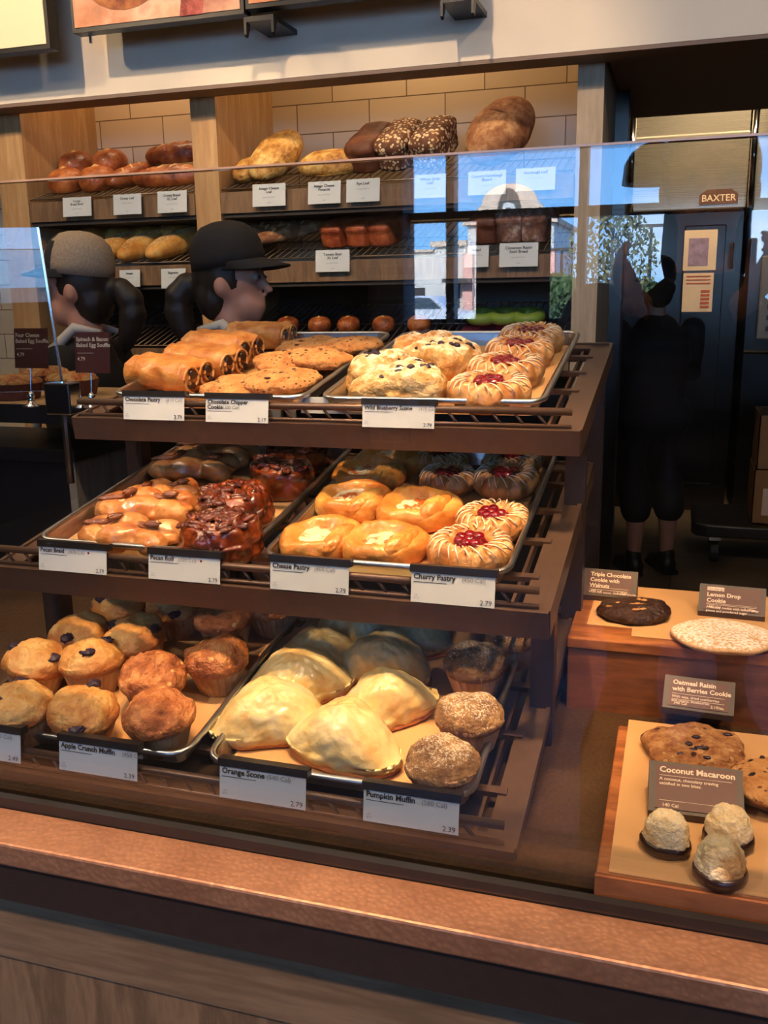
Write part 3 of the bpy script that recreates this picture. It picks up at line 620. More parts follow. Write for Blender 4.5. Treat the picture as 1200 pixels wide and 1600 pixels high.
def person(label, loc, rz, H=1.7, arms=None, shirt=CLB, pants=CLB, hair=HAIR, cap=None, capback=None, bun=None, head_yaw=0, lean=0, vox=.012, apron=None, calf=False, hands=False, slim=1.0):
    k = H / 1.7; t = thing('person', label, 'person', loc, RZ(rz)); hc = V((0, -.015 - lean * .5, 1.585)) * k; sh = V((0, -lean * .4, 1.39)) * k
    HM = T(*hc) @ RZ(head_yaw)
    arms = arms or {-1: ((-.26, .02, 1.12), (-.24, -.12, .88)), 1: ((.26, .02, 1.12), (.24, -.12, .88))}
    b = MB()
    b.ball((0, .008, .02), (.074 * k, .092 * k, .10 * k), HM, 20, 14); b.ball((0, -.03, -.05), (.052 * k, .058 * k, .06 * k), HM, 16, 10)
    b.ball((0, -.06, -.085), (.024, .022, .018), HM); b.tube([(0, -.082, .02), (0, -.106, -.022), (0, -.088, -.034)], [.008, .014, .01], 8, M=HM)
    b.ball((0, -.083, -.055), (.024, .01, .007), HM); b.ball((0, -.083, -.067), (.02, .01, .007), HM)
    for s in (-1, 1): b.ball((s * .077 * k, .012, -.003), (.010, .02, .031), HM); b.ball((s * .03, -.077, .03), (.02, .01, .006), HM)
    limb(b, [V((0, -lean * .4 + .01, 1.38)) * k, V((0, -lean * .45, 1.47)) * k, HM @ V((0, .01, -.05))], [.062 * k, .05 * k, .052 * k])
    hp = V((0, .01, .95)) * k
    def torso(m_, e):
        for (z, rx, ry) in ((1.36, .10, .075), (1.30, .165, .10), (1.22, .165, .115), (1.12, .15, .11), (1.03, .14, .105), (.94, .165, .12), (.88, .168, .12)):
            f = (z - .88) / .5; m_.ball(V((0, -lean * .4 * f, z)) * k, V((rx * slim + e, ry * slim + e, .085 + e)) * k, None, 18, 10)
    torso(b, 0)
    S_ = {s: V((s * .185 * slim, -lean * .4, 1.365)) * k for s in (-1, 1)}
    for s in (-1, 1):
        el, wr = V(arms[s][0]) * k, V(arms[s][1]) * k
        limb(b, [S_[s], S_[s].lerp(el, .5), el, el.lerp(wr, .4), wr], [.052 * k, .046 * k, .037 * k, .036 * k, .025 * k])
        hd = V(arms[s][2]) if len(arms[s]) > 2 else V((0, -.3, -1)); hu = V(arms[s][3]) if len(arms[s]) > 3 else V((s, 0, 0))
        hand(b, wr, hd, -1 if len(arms[s]) < 5 else arms[s][4], hu)
        limb(b, [V((s * .09, .01, .9)) * k, V((s * .095, -.01, .5)) * k, V((s * .095, .03, .3)) * k, V((s * .095, .03, .08)) * k], [.088 * k, .058 * k, .054 * k, .036 * k])
        limb(b, [V((s * .095, .04, .05)) * k, V((s * .1, -.12, .035)) * k], [.04, .03])
    fuse(b, 'body', SKIN, t, vox, 3)
    for s in (-1, 1): MB().ball((s * .03, -.0735, .018), .0125, HM, 12, 8).build('eye', EYEW, t, smooth=True); MB().ball((s * .03, -.0835, .018), .005, HM, 8, 6).build('iris', HAIR, t, smooth=True)
    c = MB(); torso(c, .014)
    for s in (-1, 1):
        el, wr = V(arms[s][0]) * k, V(arms[s][1]) * k; limb(c, [S_[s], S_[s].lerp(el, .5), el, el.lerp(wr, .85)], [.068 * k, .062 * k, .052 * k, .040 * k])
    fuse(c, 'shirt', shirt, t, .014)
    c = MB(); c.ball(V((0, .01, .92)) * k, V((.185 * slim, .14, .10)) * k, None, 16, 8)
    for s in (-1, 1):
        kz_ = .38 if calf else .07
        limb(c, [V((s * .09, .01, .88)) * k, V((s * .097, -.01, .5)) * k, V((s * .097, .03, kz_)) * k], [.108 * k, .094 * k, .088 * k])
    fuse(c, 'trousers', pants, t, .016)
    for s in (-1, 1):
        c = MB(); limb(c, [V((s * .095, .05, .05)) * k, V((s * .1, -.06, .045)) * k, V((s * .103, -.16, .035)) * k], [.05, .046, .036]); c.ball((s * .095, .03, .1), (.046, .05, .05))
        c.box(s * .1 - .042, s * .1 + .042, -.185, .09, 0, .02); fuse(c, 'shoe', SHOE, t, .01)
    if hair:
        c = MB(); c.ball((0, .018, .035), (.086 * k, .098 * k, .102 * k), HM, 18, 12); c.ball((0, .05, -.03), (.075 * k, .062 * k, .075 * k), HM)
        if bun == 'tail': limb(c, [HM @ V(q) for q in ((0, .10, .0), (0, .135, .0), (0, .16, -.03), (0, .165, -.07), (0, .155, -.11), (0, .14, -.15), (0, .13, -.18))], [.03, .036, .042, .042, .036, .026, .012], 14)
        if bun == 'bun': c.ball((0, .12, .0), (.05, .05, .05), HM)
        if bun == 'long': c.tube([HM @ V(q) for q in ((0, .05, -.02), (0, .08, -.12), (0, .1, -.26))], [.08, .085, .05], 14)
        # keep the face clear
        o = fuse(c, 'hair', hair, t, .008)
        me = o.data; inv = HM.inverted()
        for v in me.vertices:
            q = inv @ v.co
            if q.y < -.035 and q.z < .075: v.co = HM @ V((q.x * .8, -.02, q.z))
    if cap:
        c = MB(); vs = []
        c.dome(.093 * k, .108 * k, [(1.0, .0), (1.0, .03), (.96, .06), (.85, .09), (.6, .112), (.3, .122), (.02, .125)], n=24, M=HM @ T(0, .01, .045) @ RX(radians(-6)))
        o = c.build('cap', [cap, capback or cap], t, smooth=True)
        if capback:
            inv = HM.inverted()
            o.data.polygons.foreach_set('material_index', [1 if (inv @ p.center).y > -.03 else 0 for p in o.data.polygons])
        br = MB(); vs = []; fs = []; n_ = 13
        for r_, q in ((0, 0), (1, 1)):
            for j in range(n_):
                a = pi + pi * j / (n_ - 1)
                vs.append((.088 * cos(a), -.09 * abs(sin(a)) * 1.0 - r_ * .075 * abs(sin(a)) ** .6, .055 - .02 * r_ + .012 * (1 - cos(a) ** 2)))
        k_ = len(vs); vs += [(x, y, z + .004) for x, y, z in vs]
        fs = []
        for j in range(n_ - 1):
            fs.append((j, j + 1, n_ + j + 1, n_ + j)); fs.append((k_ + j, k_ + n_ + j, k_ + n_ + j + 1, k_ + j + 1)); fs.append((n_ + j, n_ + j + 1, k_ + n_ + j + 1, k_ + n_ + j))
        br.add(vs, fs, HM).build('brim', cap, o, smooth=True)
        if capback: MB().dome(.02, .02, [(1, 0), (.9, .004), (.02, .005)], n=14, M=HM @ T(0, -.085, .105) @ RX(radians(68))).build('cap_badge', plain('gold_thread', S(196, 150, 70), .6), o)
    if apron:
        c = MB()
        for s in (-1, 1):
            c.tube([V((s * .062, .075 - lean * .4, 1.46)) * k, V((s * .075, .0 - lean * .4, 1.475)) * k, V((s * .07, -.09 - lean * .4, 1.40)) * k, V((s * .075, -.145 - lean * .35, 1.25)) * k, V((s * .09, -.16 - lean * .2, 1.08)) * k], [.008, .016, .017, .017, .012], 8)
        c.build('apron_strap', apron, t, smooth=True)
    return t
def face_at(px, py, Y): return aY(px, py, Y)
p = aY(128, 446, 2.42); person('person in profile facing left, taupe and black cap, black top, dark ponytail', (p.x, 2.42, 0), radians(-80), H=1.7 * p.z / 1.60, cap=CLB, capback=CLT, bun='tail', apron=APR, head_yaw=0, vox=.009)
print('person A H', 1.7 * p.z / 1.60)
p = aY(356, 436, 2.4); person('person facing right behind the trays, black cap, dark hair, grey shirt', (p.x, 2.4, 0), radians(98), H=1.7 * p.z / 1.60, cap=CLB, bun='tail', shirt=CLG, apron=APR, vox=.009)
print('person B H', 1.7 * p.z / 1.60)
p = aZ(1015, 893, 0); q = aY(1040, 440, p.y)
person('person all in black seen from behind in the dim kitchen, black cap, calf length trousers', (q.x - .02, p.y, 0), radians(205), H=1.7 * q.z / 1.62, cap=CLB, bun='bun', calf=True, lean=.1, slim=1.15, arms={-1: ((-.25, -.1, 1.12), (-.16, -.32, 1.1)), 1: ((.25, -.1, 1.12), (.16, -.32, 1.1))})
print('person C', p, 1.7 * q.z / 1.62)
# the customer taking the photograph, mirrored in the glass: behind the camera
hx = rY(1108, 300, -.27)
person('person standing in front of the case holding up a phone, mirrored in the glass', (hx.x, -.27, 0), radians(180), H=1.80, shirt=CLB, hair=HAIR, bun='long', vox=.0075,
       arms={-1: ((-.24, -.12, 1.14), (-.04 + hx.x - .055, -.10, 1.39), (-.35, -.7, .6), (-1, .1, 0)), 1: ((.24, -.12, 1.14), (hx.x + .075, -.10, 1.39), (.35, -.7, .6), (1, .1, 0))})
t = thing('smartphone', 'dark smartphone held up in front of the case by the customer', 'phone', (0, -.02, ZC - .06))
MB().box(-.036, .036, -.006, 0, -.075, .073).build('case', BLACK, t, bevel=.002); MB().lathe([(.006, 0), (.006, .001), (.001, .001)], 16, T(.012, .0, .06) @ RX(-pi / 2)).build('lens', BLG, t)
# ---------------------------------------------------------------- pastry rack and trays
TL_ = 0.165; TM = RX(TL_)
EY = V((0, cos(TL_), sin(TL_))); EZ = V((0, -sin(TL_), cos(TL_)))
TO = {'T': V((-.505, 1.266, ZC - .147)), 'M': V((-.515, 1.066, ZC - .332)), 'B': V((-.523, .899, ZC - .540))}
PW, PD, GAP = .33, .457, .0224
PAPERT = plain('parchment', S(206, 158, 106), .7, 0, 9, .06, .1, .002)
def rrect(w_, d, r, z, ins, n=5):
    pts = []
    for cx, cy_, a0 in ((w_ - r, r, -pi / 2), (w_ - r, d - r, 0), (r, d - r, pi / 2), (r, r, pi)):
        for i in range(n): a = a0 + pi / 2 * i / (n - 1); pts.append((cx + (r - ins) * cos(a), cy_ + (r - ins) * sin(a), z))
    return pts
def tray(loc, label):
    t = thing('baking_tray', label, 'tray', loc, TM, 'aluminium trays on the pastry rack'); mb = MB()
    L_ = [rrect(PW, PD, .028, .0, .0), rrect(PW, PD, .028, .001, .006), rrect(PW, PD, .028, -.022, .016), rrect(PW, PD, .028, -.0245, .016), rrect(PW, PD, .028, -.001, .008)]
    k = len(L_[0]); vs = sum(L_, []); fs = []
    for i in range(2):
        for j in range(k): fs.append((i * k + j, (i * k + (j + 1) % k), (i + 1) * k + (j + 1) % k, (i + 1) * k + j))
    fs.append(tuple(range(2 * k, 3 * k))[::-1])
    for j in range(k): fs.append((3 * k + j, 3 * k + (j + 1) % k, 4 * k + (j + 1) % k, 4 * k + j))
    fs.append(tuple(range(3 * k, 4 * k)))
    mb.add(vs, fs); mb.build('pan', TRAY, t)
    MB().tube(rrect(PW, PD, .028, -.001, .003), .0042, 8, closed=True).build('rim', TRAY, t, smooth=True)
    mb = MB(); nx, ny = 10, 14; vs = []
    for j in range(ny + 1):
        for i in range(nx + 1):
            x = .02 + (PW - .04) * i / nx; y = .02 + (PD - .04) * j / ny; vs.append((x, y, -.0205 + .0012 * N.noise(V((x * 25, y * 25, loc[0] * 9)))))
    b_ = len(vs); vs += [(x, y, z - .0006) for x, y, z in vs]; fs = []
    for j in range(ny):
        for i in range(nx): a = j * (nx + 1) + i; fs += [(a, a + 1, a + nx + 2, a + nx + 1), (b_ + a, b_ + a + nx + 1, b_ + a + nx + 2, b_ + a + 1)]
    o = mb.add(vs, fs).build('parchment_sheet', PAPERT, None, smooth=True); o.matrix_world = T(*loc) @ TM
    prop(o, 'brown parchment lining the ' + label.split('tray', 1)[1].strip().replace('of ', 'tray of ', 1) if 'tray of' in label else 'brown parchment', 'parchment')
    return t
rackx0, rackx1 = -PW - GAP - .045, PW + .048
t = thing('pastry_rack', 'three tier brown metal pastry rack with tilted shelves on the copper counter', 'rack', (0, 0, 0))
for key, bot in (('T', -.062), ('M', -.062), ('B', -.043)):
    M_ = T(*TO[key]) @ TM; x0, x1 = rackx0, rackx1
    mb = MB().box(x0, x0 + .03, -.03, .485, -.034, -.030, M_).box(x1 - .03, x1, -.03, .485, -.034, -.030, M_).box(x0, x1, -.034, -.012, -.034, -.030, M_).box(x0, x1, .455, .485, -.034, -.030, M_)
    mb.box(x0 - .004, x1 + .004, -.040, -.034, bot, -.027, M_).box(x0 - .006, x0, -.034, .488, bot, -.027, M_).box(x1, x1 + .006, -.034, .488, bot, -.027, M_).box(x0, x1, .485, .49, bot, -.027, M_)
    mb.box(x1 - .046, x1 - .042, -.01, .45, -.05, -.034, M_)
    for yy in (.05, .16, .27, .38): mb.box(x0 + .02, x1 - .02, yy, yy + .012, -.034, -.027, M_)
    mb.build('shelf_frame', BRONZE, t)
    mb = MB().tube([M_ @ V((x0 + .005, -.026, -.005)), M_ @ V((x1 - .008, -.026, -.005))], .0052, 8).tube([M_ @ V((x0 + .005, -.03, -.024)), M_ @ V((x1 - .008, -.03, -.024))], .003, 6)
    n = 24
    for i in range(n):
        xa_ = x0 + .015 + (x1 - x0 - .04) * i / n; xb_ = xa_ + (x1 - x0 - .04) / n * .5
        mb.tube([M_ @ V((xa_, -.026, -.006)), M_ @ V((xb_, -.03, -.024))], .0022, 5)
    mb.build('front_rail', BRONZE, t, smooth=True)
# uprights and side bars
for x, nmx in ((rackx0 - .002, 'l'), (rackx1 - .03, 'r')):
    for key, dy in (('T', .40), ('M', .40), ('B', .40), ('T', .10), ('M', .06)):
        p = TO[key] + EY * dy - EZ * .036
        MB().box(TO[key].x + x, TO[key].x + x + .03, p.y, p.y + .03, ZCN + .001, p.z).build('upright', BRONZED, t)
MB().box(TO['B'].x + rackx0, TO['B'].x + rackx1, TO['B'].y - .03, TO['B'].y + .5, ZCN, ZCN + .006).build('base_plate', BRONZED, t)

# ---- pastry materials
CRUST = food('croissant_crust', [(.2, S(176, 96, 38)), (.5, S(212, 138, 66)), (.8, S(232, 176, 100))], 28, .35, .5, .002, 220, coat=.25)
CHOC = plain('dark_chocolate', S(44, 24, 18), .3, 0, 60, .2)
COOKIE = food('cookie_dough', [(.2, S(176, 112, 58)), (.5, S(206, 146, 86)), (.8, S(222, 168, 108))], 50, .75, .9, .003, 260, spots=[(75, .22, S(116, 68, 40), 3.1), (110, .22, S(96, 54, 32), 9.7)])
SCONEB = food('blueberry_scone_dough', [(.2, S(190, 124, 58)), (.5, S(222, 176, 108)), (.8, S(236, 208, 158))], 30, .6, .7, .004, 160, top=(S(252, 244, 226), .30, .62, 1.2, 60), edge=(S(214, 150, 78), 0, .02))
BERRY = plain('blueberry', S(44, 30, 52), .4, 0, 90, .3)
BERRYD = plain('baked_berry', S(50, 34, 58), .45, 0, 60, .3)
GLAZE = food('orange_glaze', [(.3, S(236, 204, 134)), (.55, S(244, 222, 160)), (.8, S(250, 234, 190))], 24, .3, .3, .003, 70, coat=.3, edge=(S(216, 160, 88), 0, .012))
MUF = food('muffin_crust', [(.25, S(196, 130, 66)), (.5, S(222, 164, 90)), (.75, S(236, 192, 122))], 30, .5, .55, .003, 260, edge=(S(186, 112, 56), .034, .062))
MUFB = food('apple_crunch_crust', [(.25, S(140, 74, 40)), (.5, S(188, 112, 62)), (.75, S(224, 158, 100))], 36, .45, .8, .004, 240, spots=[(60, .25, S(226, 176, 110), 2.2)])
PUMP = food('pumpkin_crumb', [(.3, S(120, 84, 48)), (.7, S(176, 134, 84))], 60, .8, .9, .003, 300, top=(S(226, 214, 194), .42, .62, 1.5, 420), edge=(S(128, 84, 46), .03, .05))
CUP = food('paper_cup', [(.3, S(176, 126, 84)), (.7, S(206, 166, 126))], 30, .6, .3, .001, 90)
CHERD = food('cherry_pastry_dough', [(.2, S(182, 108, 50)), (.5, S(212, 148, 84)), (.8, S(232, 184, 124))], 34, .45, .5, .002, 180, coat=.3)
ICING = plain('white_icing', S(240, 218, 188), .3, 0, 60, .03, coat=.4)
CHERRY = plain('cherry_filling', S(112, 4, 20), .12, 0, 90, .5, .5, .002, coat=1.0)
CHEDO = food('cheese_pastry_dough', [(.2, S(196, 112, 44)), (.5, S(222, 148, 66)), (.8, S(238, 184, 98))], 20, .35, .4, .003, 120, coat=.25, edge=(S(206, 124, 56), 0, .03))
CHEESE = food('cheese_filling', [(.2, S(255, 248, 220)), (.48, S(253, 238, 190)), (.6, S(222, 118, 50)), (.85, S(186, 74, 32))], 42, .3, .3, .002, 90, coat=.3)
CPEC = food('caramel_pecan', [(.3, S(72, 26, 12)), (.7, S(128, 56, 26))], 80, .14, .8, .002, 200, coat=1)
CARAM = food('pecan_caramel', [(.25, S(70, 24, 8)), (.5, S(116, 46, 16)), (.75, S(156, 74, 30))], 30, .18, .6, .003, 90, coat=1)
PECAN = food('pecan', [(.3, S(96, 48, 26)), (.7, S(140, 78, 44))], 70, .25, .8, .002, 200, coat=.6)
BRAID = food('braid_dough', [(.2, S(168, 90, 44)), (.5, S(206, 138, 78)), (.8, S(228, 172, 108))], 26, .3, .4, .003, 120, coat=.5)
OAT = food('oatmeal_cookie', [(.25, S(150, 90, 50)), (.5, S(190, 128, 76)), (.75, S(216, 164, 108))], 70, .7, .9, .004, 240, spots=[(55, .22, S(74, 34, 26), 5.5), (70, .25, S(222, 176, 120), 1.5)])
LEMON = food('lemon_cookie', [(.3, S(224, 170, 108)), (.7, S(236, 192, 134))], 40, .7, .3, .002, 200, top=(S(253, 250, 238), .40, .56, 1.3, 260))
TRIPLE = food('triple_chocolate', [(.3, S(40, 20, 14)), (.7, S(66, 36, 26))], 40, .35, .8, .004, 200)
WALNUT = plain('walnut', S(196, 140, 80), .5, 0, 50, .2)
COCO = food('coconut', [(.25, S(214, 160, 98)), (.5, S(240, 214, 166)), (.75, S(250, 236, 204))], 24, .6, .6, .003, 330)

# ---- pastry prototypes (local frame, base on z = 0)
PROTO = {}
def stash(t): PROTO[t.name.split('.')[0] if False else t['_k']] = t
def pecan_piece(mb, M_, s=1.0):
    for q in (-1, 1): mb.ball((0, q * .0035 * s, 0), (.0115 * s, .0042 * s, .0035 * s), M_, 10, 6, .25, 3)
    mb.ball((0, 0, -.001), (.010 * s, .004 * s, .002 * s), M_)
def mk(key, name, cat, builder): PROTO[key] = (name, cat, builder, [])
rnd = random.Random(11)
def b_muffin(t, top, seed, berries=0, h=.034, r=.043, crumb=0):
    MB().lathe([(.028, 0), (.0285, .001), (.0395, .040), (.0397, .043)], 72, None, lambda a, i, q: q * (1 + .035 * sin(a * 24))).build('paper_cup', CUP, t)
    pr = [(.80, .034), (.97, .036), (1.0, .042), (.97, .049), (.88, .057), (.74, .064), (.56, .069), (.36, .072), (.18, .0735), (.02, .074)]
    pr = [(a, .034 + (z - .034) * h / .040) for a, z in pr]
    MB().dome(r, r, pr, amp=.0037 + crumb, fr=32, seed=seed, n=56, disp=lambda p, a, q, v: V((p.x, p.y, p.z + .006 * N.noise(V((p.x * 30, p.y * 30, seed))) * (v > .3)))).build('muffin_top', top, t, smooth=True)
    rr = random.Random(seed)
    for i in range(berries):
        a = rr.random() * 6.28; q = .5 + rr.random() * .45; z = .034 + h * math.sqrt(max(0, 1 - q * q)) * .95 + .003
        MB().ball((r * q * cos(a), r * q * sin(a), z), (.0095, .0075, .004), None, 14, 10, .8, 3, seed + i).build('blueberry', BERRYD, t, smooth=True)
def pillow(t, name, mat, rx, ry, h, seed, amp=.004, fr=26, out=None, n=64, disp=None, flat=.8, lip=.3, m=16):
    return MB().dome(rx, ry, dprof(h, .88, m, lip, flat), out, amp, fr, seed, n, None, disp).build(name, mat, t, smooth=True)
def b_scone(t, seed):   # glazed half moon / rounded wedge
    out = lambda a: 1 - .16 * sin(a) * (sin(a) < 0) * -1 + .08 * cos(2 * a) + .03 * cos(3 * a + seed)
    pillow(t, 'scone', GLAZE, .064, .049, .057, seed, .0050, 19, out, disp=lambda p, a, q, v: V((p.x, p.y, p.z * (1 + 2.2 * p.y) * (1.06 - .5 * (abs(p.x) / .062) ** 2 * (v > .2)) + .003 * N.noise(V((p.x * 34, p.y * 34, seed))) * (v > .25))))
    pillow(t, 'crust_edge', MUF, .0630, .048, .010, seed, .002, 30, out)
def b_berryscone(t, seed):
    out = lambda a: 1.0 + .20 * cos(3 * a + pi) + .05 * cos(6 * a)
    pillow(t, 'scone', SCONEB, .062, .056, .052, seed, .007, 26, out)
    rr = random.Random(seed + 5)
    for i in range(17):
        a = rr.random() * 6.28; q = rr.random() ** .6 * .9; o_ = out(a); z = .014 + .036 * math.sqrt(1 - q * q); k_ = .8 + .5 * rr.random()
        MB().ball((.061 * q * o_ * cos(a), .055 * q * o_ * sin(a), z), (.0062 * k_, .005 * k_, .0046 * k_), None, 10, 8, .3, 3, i).build('blueberry', BERRY, t, smooth=True)
def b_choc(t, seed):    # rolled pastry with two chocolate sticks, axis along x
    nseg, n = 22, 36; vs = []; fs = []; Ln = .062
    xs_ = [-Ln + 2 * Ln * i / (nseg - 1) for i in range(nseg)]
    rings = []
    for i, x in enumerate(xs_):
        e = abs(x) / Ln; k = (1 - max(0, e - .82) ** 2 * 9); ring = []
        for j in range(n):
            a = 2 * pi * j / n; yy = .036 * abs(cos(a)) ** .85 * (1 if cos(a) > 0 else -1) * k; z = .025 + .025 * abs(sin(a)) ** .8 * (1 if sin(a) > 0 else -1) * k
            z -= .004 * math.exp(-((yy / .006) ** 2)) * (sin(a) > 0)
            p = V((x, yy, z)); d = V((0, yy, z - .025)).normalized(); p += d * .0028 * N.noise(p * 45 + V((seed, 0, 0))) + d * .0035 * N.noise(V((x * 60, cos(a) * 3, sin(a) * 3 + seed))); p.z = max(p.z, .0005); ring.append(p)
        rings.append(ring)
    # recessed ends
    for sgn, ref in ((-1, rings[0]), (1, rings[-1])):
        extra = []
        for sc2, dx in ((.86, .003), (.72, -.002), (.5, .001), (.06, -.002)):
            extra.append([V((q.x + sgn * dx, q.y * sc2, .025 + (q.z - .025) * sc2)) for q in ref])
        rings = extra[::-1] + rings if sgn < 0 else rings + extra
    for r_ in rings: vs += r_
    for i in range(len(rings) - 1):
        for j in range(n): fs.append((i * n + j, (i + 1) * n + j, (i + 1) * n + (j + 1) % n, i * n + (j + 1) % n))
    fs += [tuple(range(n)), tuple(range((len(rings) - 1) * n, len(rings) * n))[::-1]]
    MB().add(vs, fs).build('pastry', CRUST, t, smooth=True)
    for s in (-1, 1):
        w_ = []
        for i in range(40): a = .4 + i * .27; r_ = .003 + .0165 * i / 39; w_.append((Ln + .0025, s * .0165 + r_ * cos(a * s), .025 + r_ * sin(a) * 1.1))
        MB().tube(w_, .0022, 6).build('rolled_layer', CHERD, t, smooth=True)
        MB().tube([(Ln * .8, s * .0165, .031), (Ln + .006, s * .0165, .031)], [.0070, .0062], 12).build('chocolate_stick', CHOC, t, smooth=True)
        MB().tube([(Ln * .8, s * .019, .015), (Ln + .005, s * .019, .015)], [.0056, .0050], 12).build('chocolate_stick', CHOC, t, smooth=True)
CHIP = plain('milk_chip', S(92, 52, 34), .4, 0, 60, .2)
def b_cookie(t, seed, mat=COOKIE, r=.058, h=.022, chips=6, cm=CHIP, amp=.0045):
    pillow(t, 'cookie', mat, r, r * .97, h, seed, amp, 30, lambda a: 1 + .03 * sin(2 * a + seed) + .02 * sin(5 * a), flat=.6, lip=.4)
    rr = random.Random(seed)
    for i in range(chips):
        a = rr.random() * 6.28; q = rr.random() ** .5 * .82; z = h * (.4 + .6 * math.sqrt(1 - q ** 3)) * 1.0
        MB().ball((r * q * cos(a), r * q * sin(a), z), (.0035 + rr.random() * .003, .003, .0018), RZ(0), 8, 6, .4, 2, i).build('chip', cm, t, smooth=True)
def b_cherry(t, seed):
    R_ = .052
    def dsp(p, a, q, v):
        if v < .08: return p
        tw = sin(11 * a + q * 9); z = p.z + .0026 * tw * min(1, q * 1.6) - .016 * math.exp(-((q / .42) ** 4)); s = 1 + .035 * tw * (q > .5)
        return V((p.x * s, p.y * s, max(z, .001)))
    prof = [(.88, 0), (.98, .008), (1, .016), (.97, .023), (.9, .029), (.8, .033), (.7, .0345), (.6, .034), (.5, .032), (.4, .029), (.25, .027), (.02, .026)]
    MB().dome(R_, R_ * .94, prof, lambda a: 1 + .03 * cos(4 * a), .002, 40, seed, 96, None, dsp).build('pastry', CHERD, t, smooth=True)
    mb = MB().dome(.026, .024, [(1, .012), (1.0, .024), (.9, .029), (.6, .033), (.3, .034), (.02, .035)], lambda a: 1 + .18 * sin(3 * a + seed) + .1 * sin(5 * a), .003, 60, seed, 40)
    rr = random.Random(seed)
    for i in range(7): a = i * .9; q = .013 if i else 0; mb.ball((q * cos(a), q * sin(a), .032), (.0085, .0085, .006), None, 12, 8)
    mb.build('cherry_filling', CHERRY, t, smooth=True)
    mb = MB()
    for i in range(22):
        a = 2 * pi * i / 22 + rr.random() * .1; pts = []
        for k_ in range(6):
            q = .56 + .09 * k_; aa = a + k_ * .07; z = .0365 - .002 * (k_ > 3) - .0045 * (k_ > 4); pts.append((R_ * q * cos(aa), R_ * .94 * q * sin(aa), z - (q - .7) ** 2 * .05))
        mb.tube(pts, [.0008, .0012, .0010, .0013, .0010, .0006], 5)
    mb.build('icing_drizzle', ICING, t, smooth=True)
def b_cheese(t, seed):
    def dsp(p, a, q, v):
        if v < .1: return p
        u = (p.x + .004) / .034; w_ = (p.y - .002) / .024; d = .017 * math.exp(-((u * u + w_ * w_) ** 1.6))
        s = 1 + .03 * sin(5 * a + seed) * (q > .7)
        return V((p.x * s, p.y * s, max(p.z - d, .001)))
    prof = [(.84, 0), (.95, .006), (1, .014), (.99, .022), (.94, .029), (.86, .033), (.76, .035), (.65, .035), (.5, .034), (.35, .033), (.2, .033), (.02, .033)]
    MB().dome(.057, .050, prof, lambda a: 1 + .04 * cos(2 * a + .6), .003, 24, seed, 96, None, dsp).build('pastry', CHEDO, t, smooth=True)
    MB().dome(.037, .0275, [(1, .010), (1, .021), (.9, .0245), (.75, .0255), (.5, .0262), (.3, .0265), (.02, .0267)], lambda a: 1 + .10 * sin(3 * a + seed) + .08 * sin(5 * a), .0025, 60, seed, 48).build('cheese_filling', CHEESE, t, smooth=True)
    M_ = T(.018, -.022, .0) @ RZ(radians(38)) @ RX(radians(0))
    MB().dome(.036, .015, [(.9, .008), (1, .018), (1, .026), (.92, .033), (.75, .038), (.5, .0405), (.3, .041), (.02, .0415)], None, .003, 30, seed + 3, 64, M_).build('folded_flap', CHEDO, t, smooth=True)
def b_pecroll(t, seed):
    def dsp(p, a, q, v):
        return V((p.x, p.y, max(.001, p.z + .0035 * sin(q * 16 - a) * (v > .35))))
    MB().dome(.056, .054, [(.9, 0), (1, .01), (1.02, .026), (1, .040), (.93, .049), (.8, .053), (.65, .054), (.5, .054), (.3, .054), (.15, .053), (.02, .053)], lambda a: 1 + .03 * sin(2 * a + 1), .005, 32, seed, 72, None, dsp).build('roll', CARAM, t, smooth=True)
    rr = random.Random(seed)
    for i in range(30):
        a = rr.random() * 6.28; q = rr.random() ** .5 * .052
        mb = MB(); pecan_piece(mb, T(q * cos(a), q * sin(a), .0565 - (q / .05) ** 4 * .006) @ RZ(rr.random() * 6) @ RX(rr.uniform(-.4, .4)) @ RY(rr.uniform(-.3, .3)), 1.05); mb.build('pecan', CPEC, t, smooth=True)
FILL = food('nut_filling', [(.3, S(120, 66, 48)), (.7, S(160, 100, 70))], 80, .4, .8, .002, 200, coat=.4)
def b_braid(t, seed):
    mb = MB(); rr = random.Random(seed)
    for (x, y, z, rx, ry, rz, a) in ((-.045, .012, .018, .036, .022, .020, .5), (-.045, -.018, .017, .034, .020, .018, -.5), (0, .016, .021, .036, .022, .023, -.5), (.0, -.018, .020, .036, .021, .022, .5), (.045, .014, .018, .034, .021, .020, .5), (.047, -.016, .017, .034, .020, .019, -.5), (0, 0, .014, .078, .034, .014, 0)):
        mb.ball((0, 0, 0), (rx, ry, rz), T(x, y, z) @ RZ(a), 28, 16, .12, 2.2, seed + x * 50)
    fuse(mb, 'braid', BRAID, t, .0022, 2)
    mb = MB()
    for x, y, a in ((-.05, .0, .3), (.02, .004, -.3)): mb.ball((0, 0, 0), (.022, .007, .005), T(x, y, .0335) @ RZ(a), 14, 8, .3, 3)
    mb.build('pecan_filling', FILL, t, smooth=True)
    for x, y, a in ((-.022, .008, 1.0), (.048, -.006, .2)):
        mb = MB(); pecan_piece(mb, T(x, y, .041) @ RZ(a), 1.1); mb.build('pecan', PECAN, t, smooth=True)
mk('choc', 'chocolate_pastry', 'pastry', b_choc); mk('cookie', 'chocolate_chip_cookie', 'cookie', b_cookie)
mk('bscone', 'blueberry_scone', 'scone', b_berryscone); mk('cherry', 'cherry_pastry', 'pastry', b_cherry)
mk('cheese', 'cheese_pastry', 'pastry', b_cheese); mk('roll', 'pecan_roll', 'pastry', b_pecroll); mk('braid', 'pecan_braid', 'pastry', b_braid)
mk('scone', 'orange_scone', 'scone', b_scone)
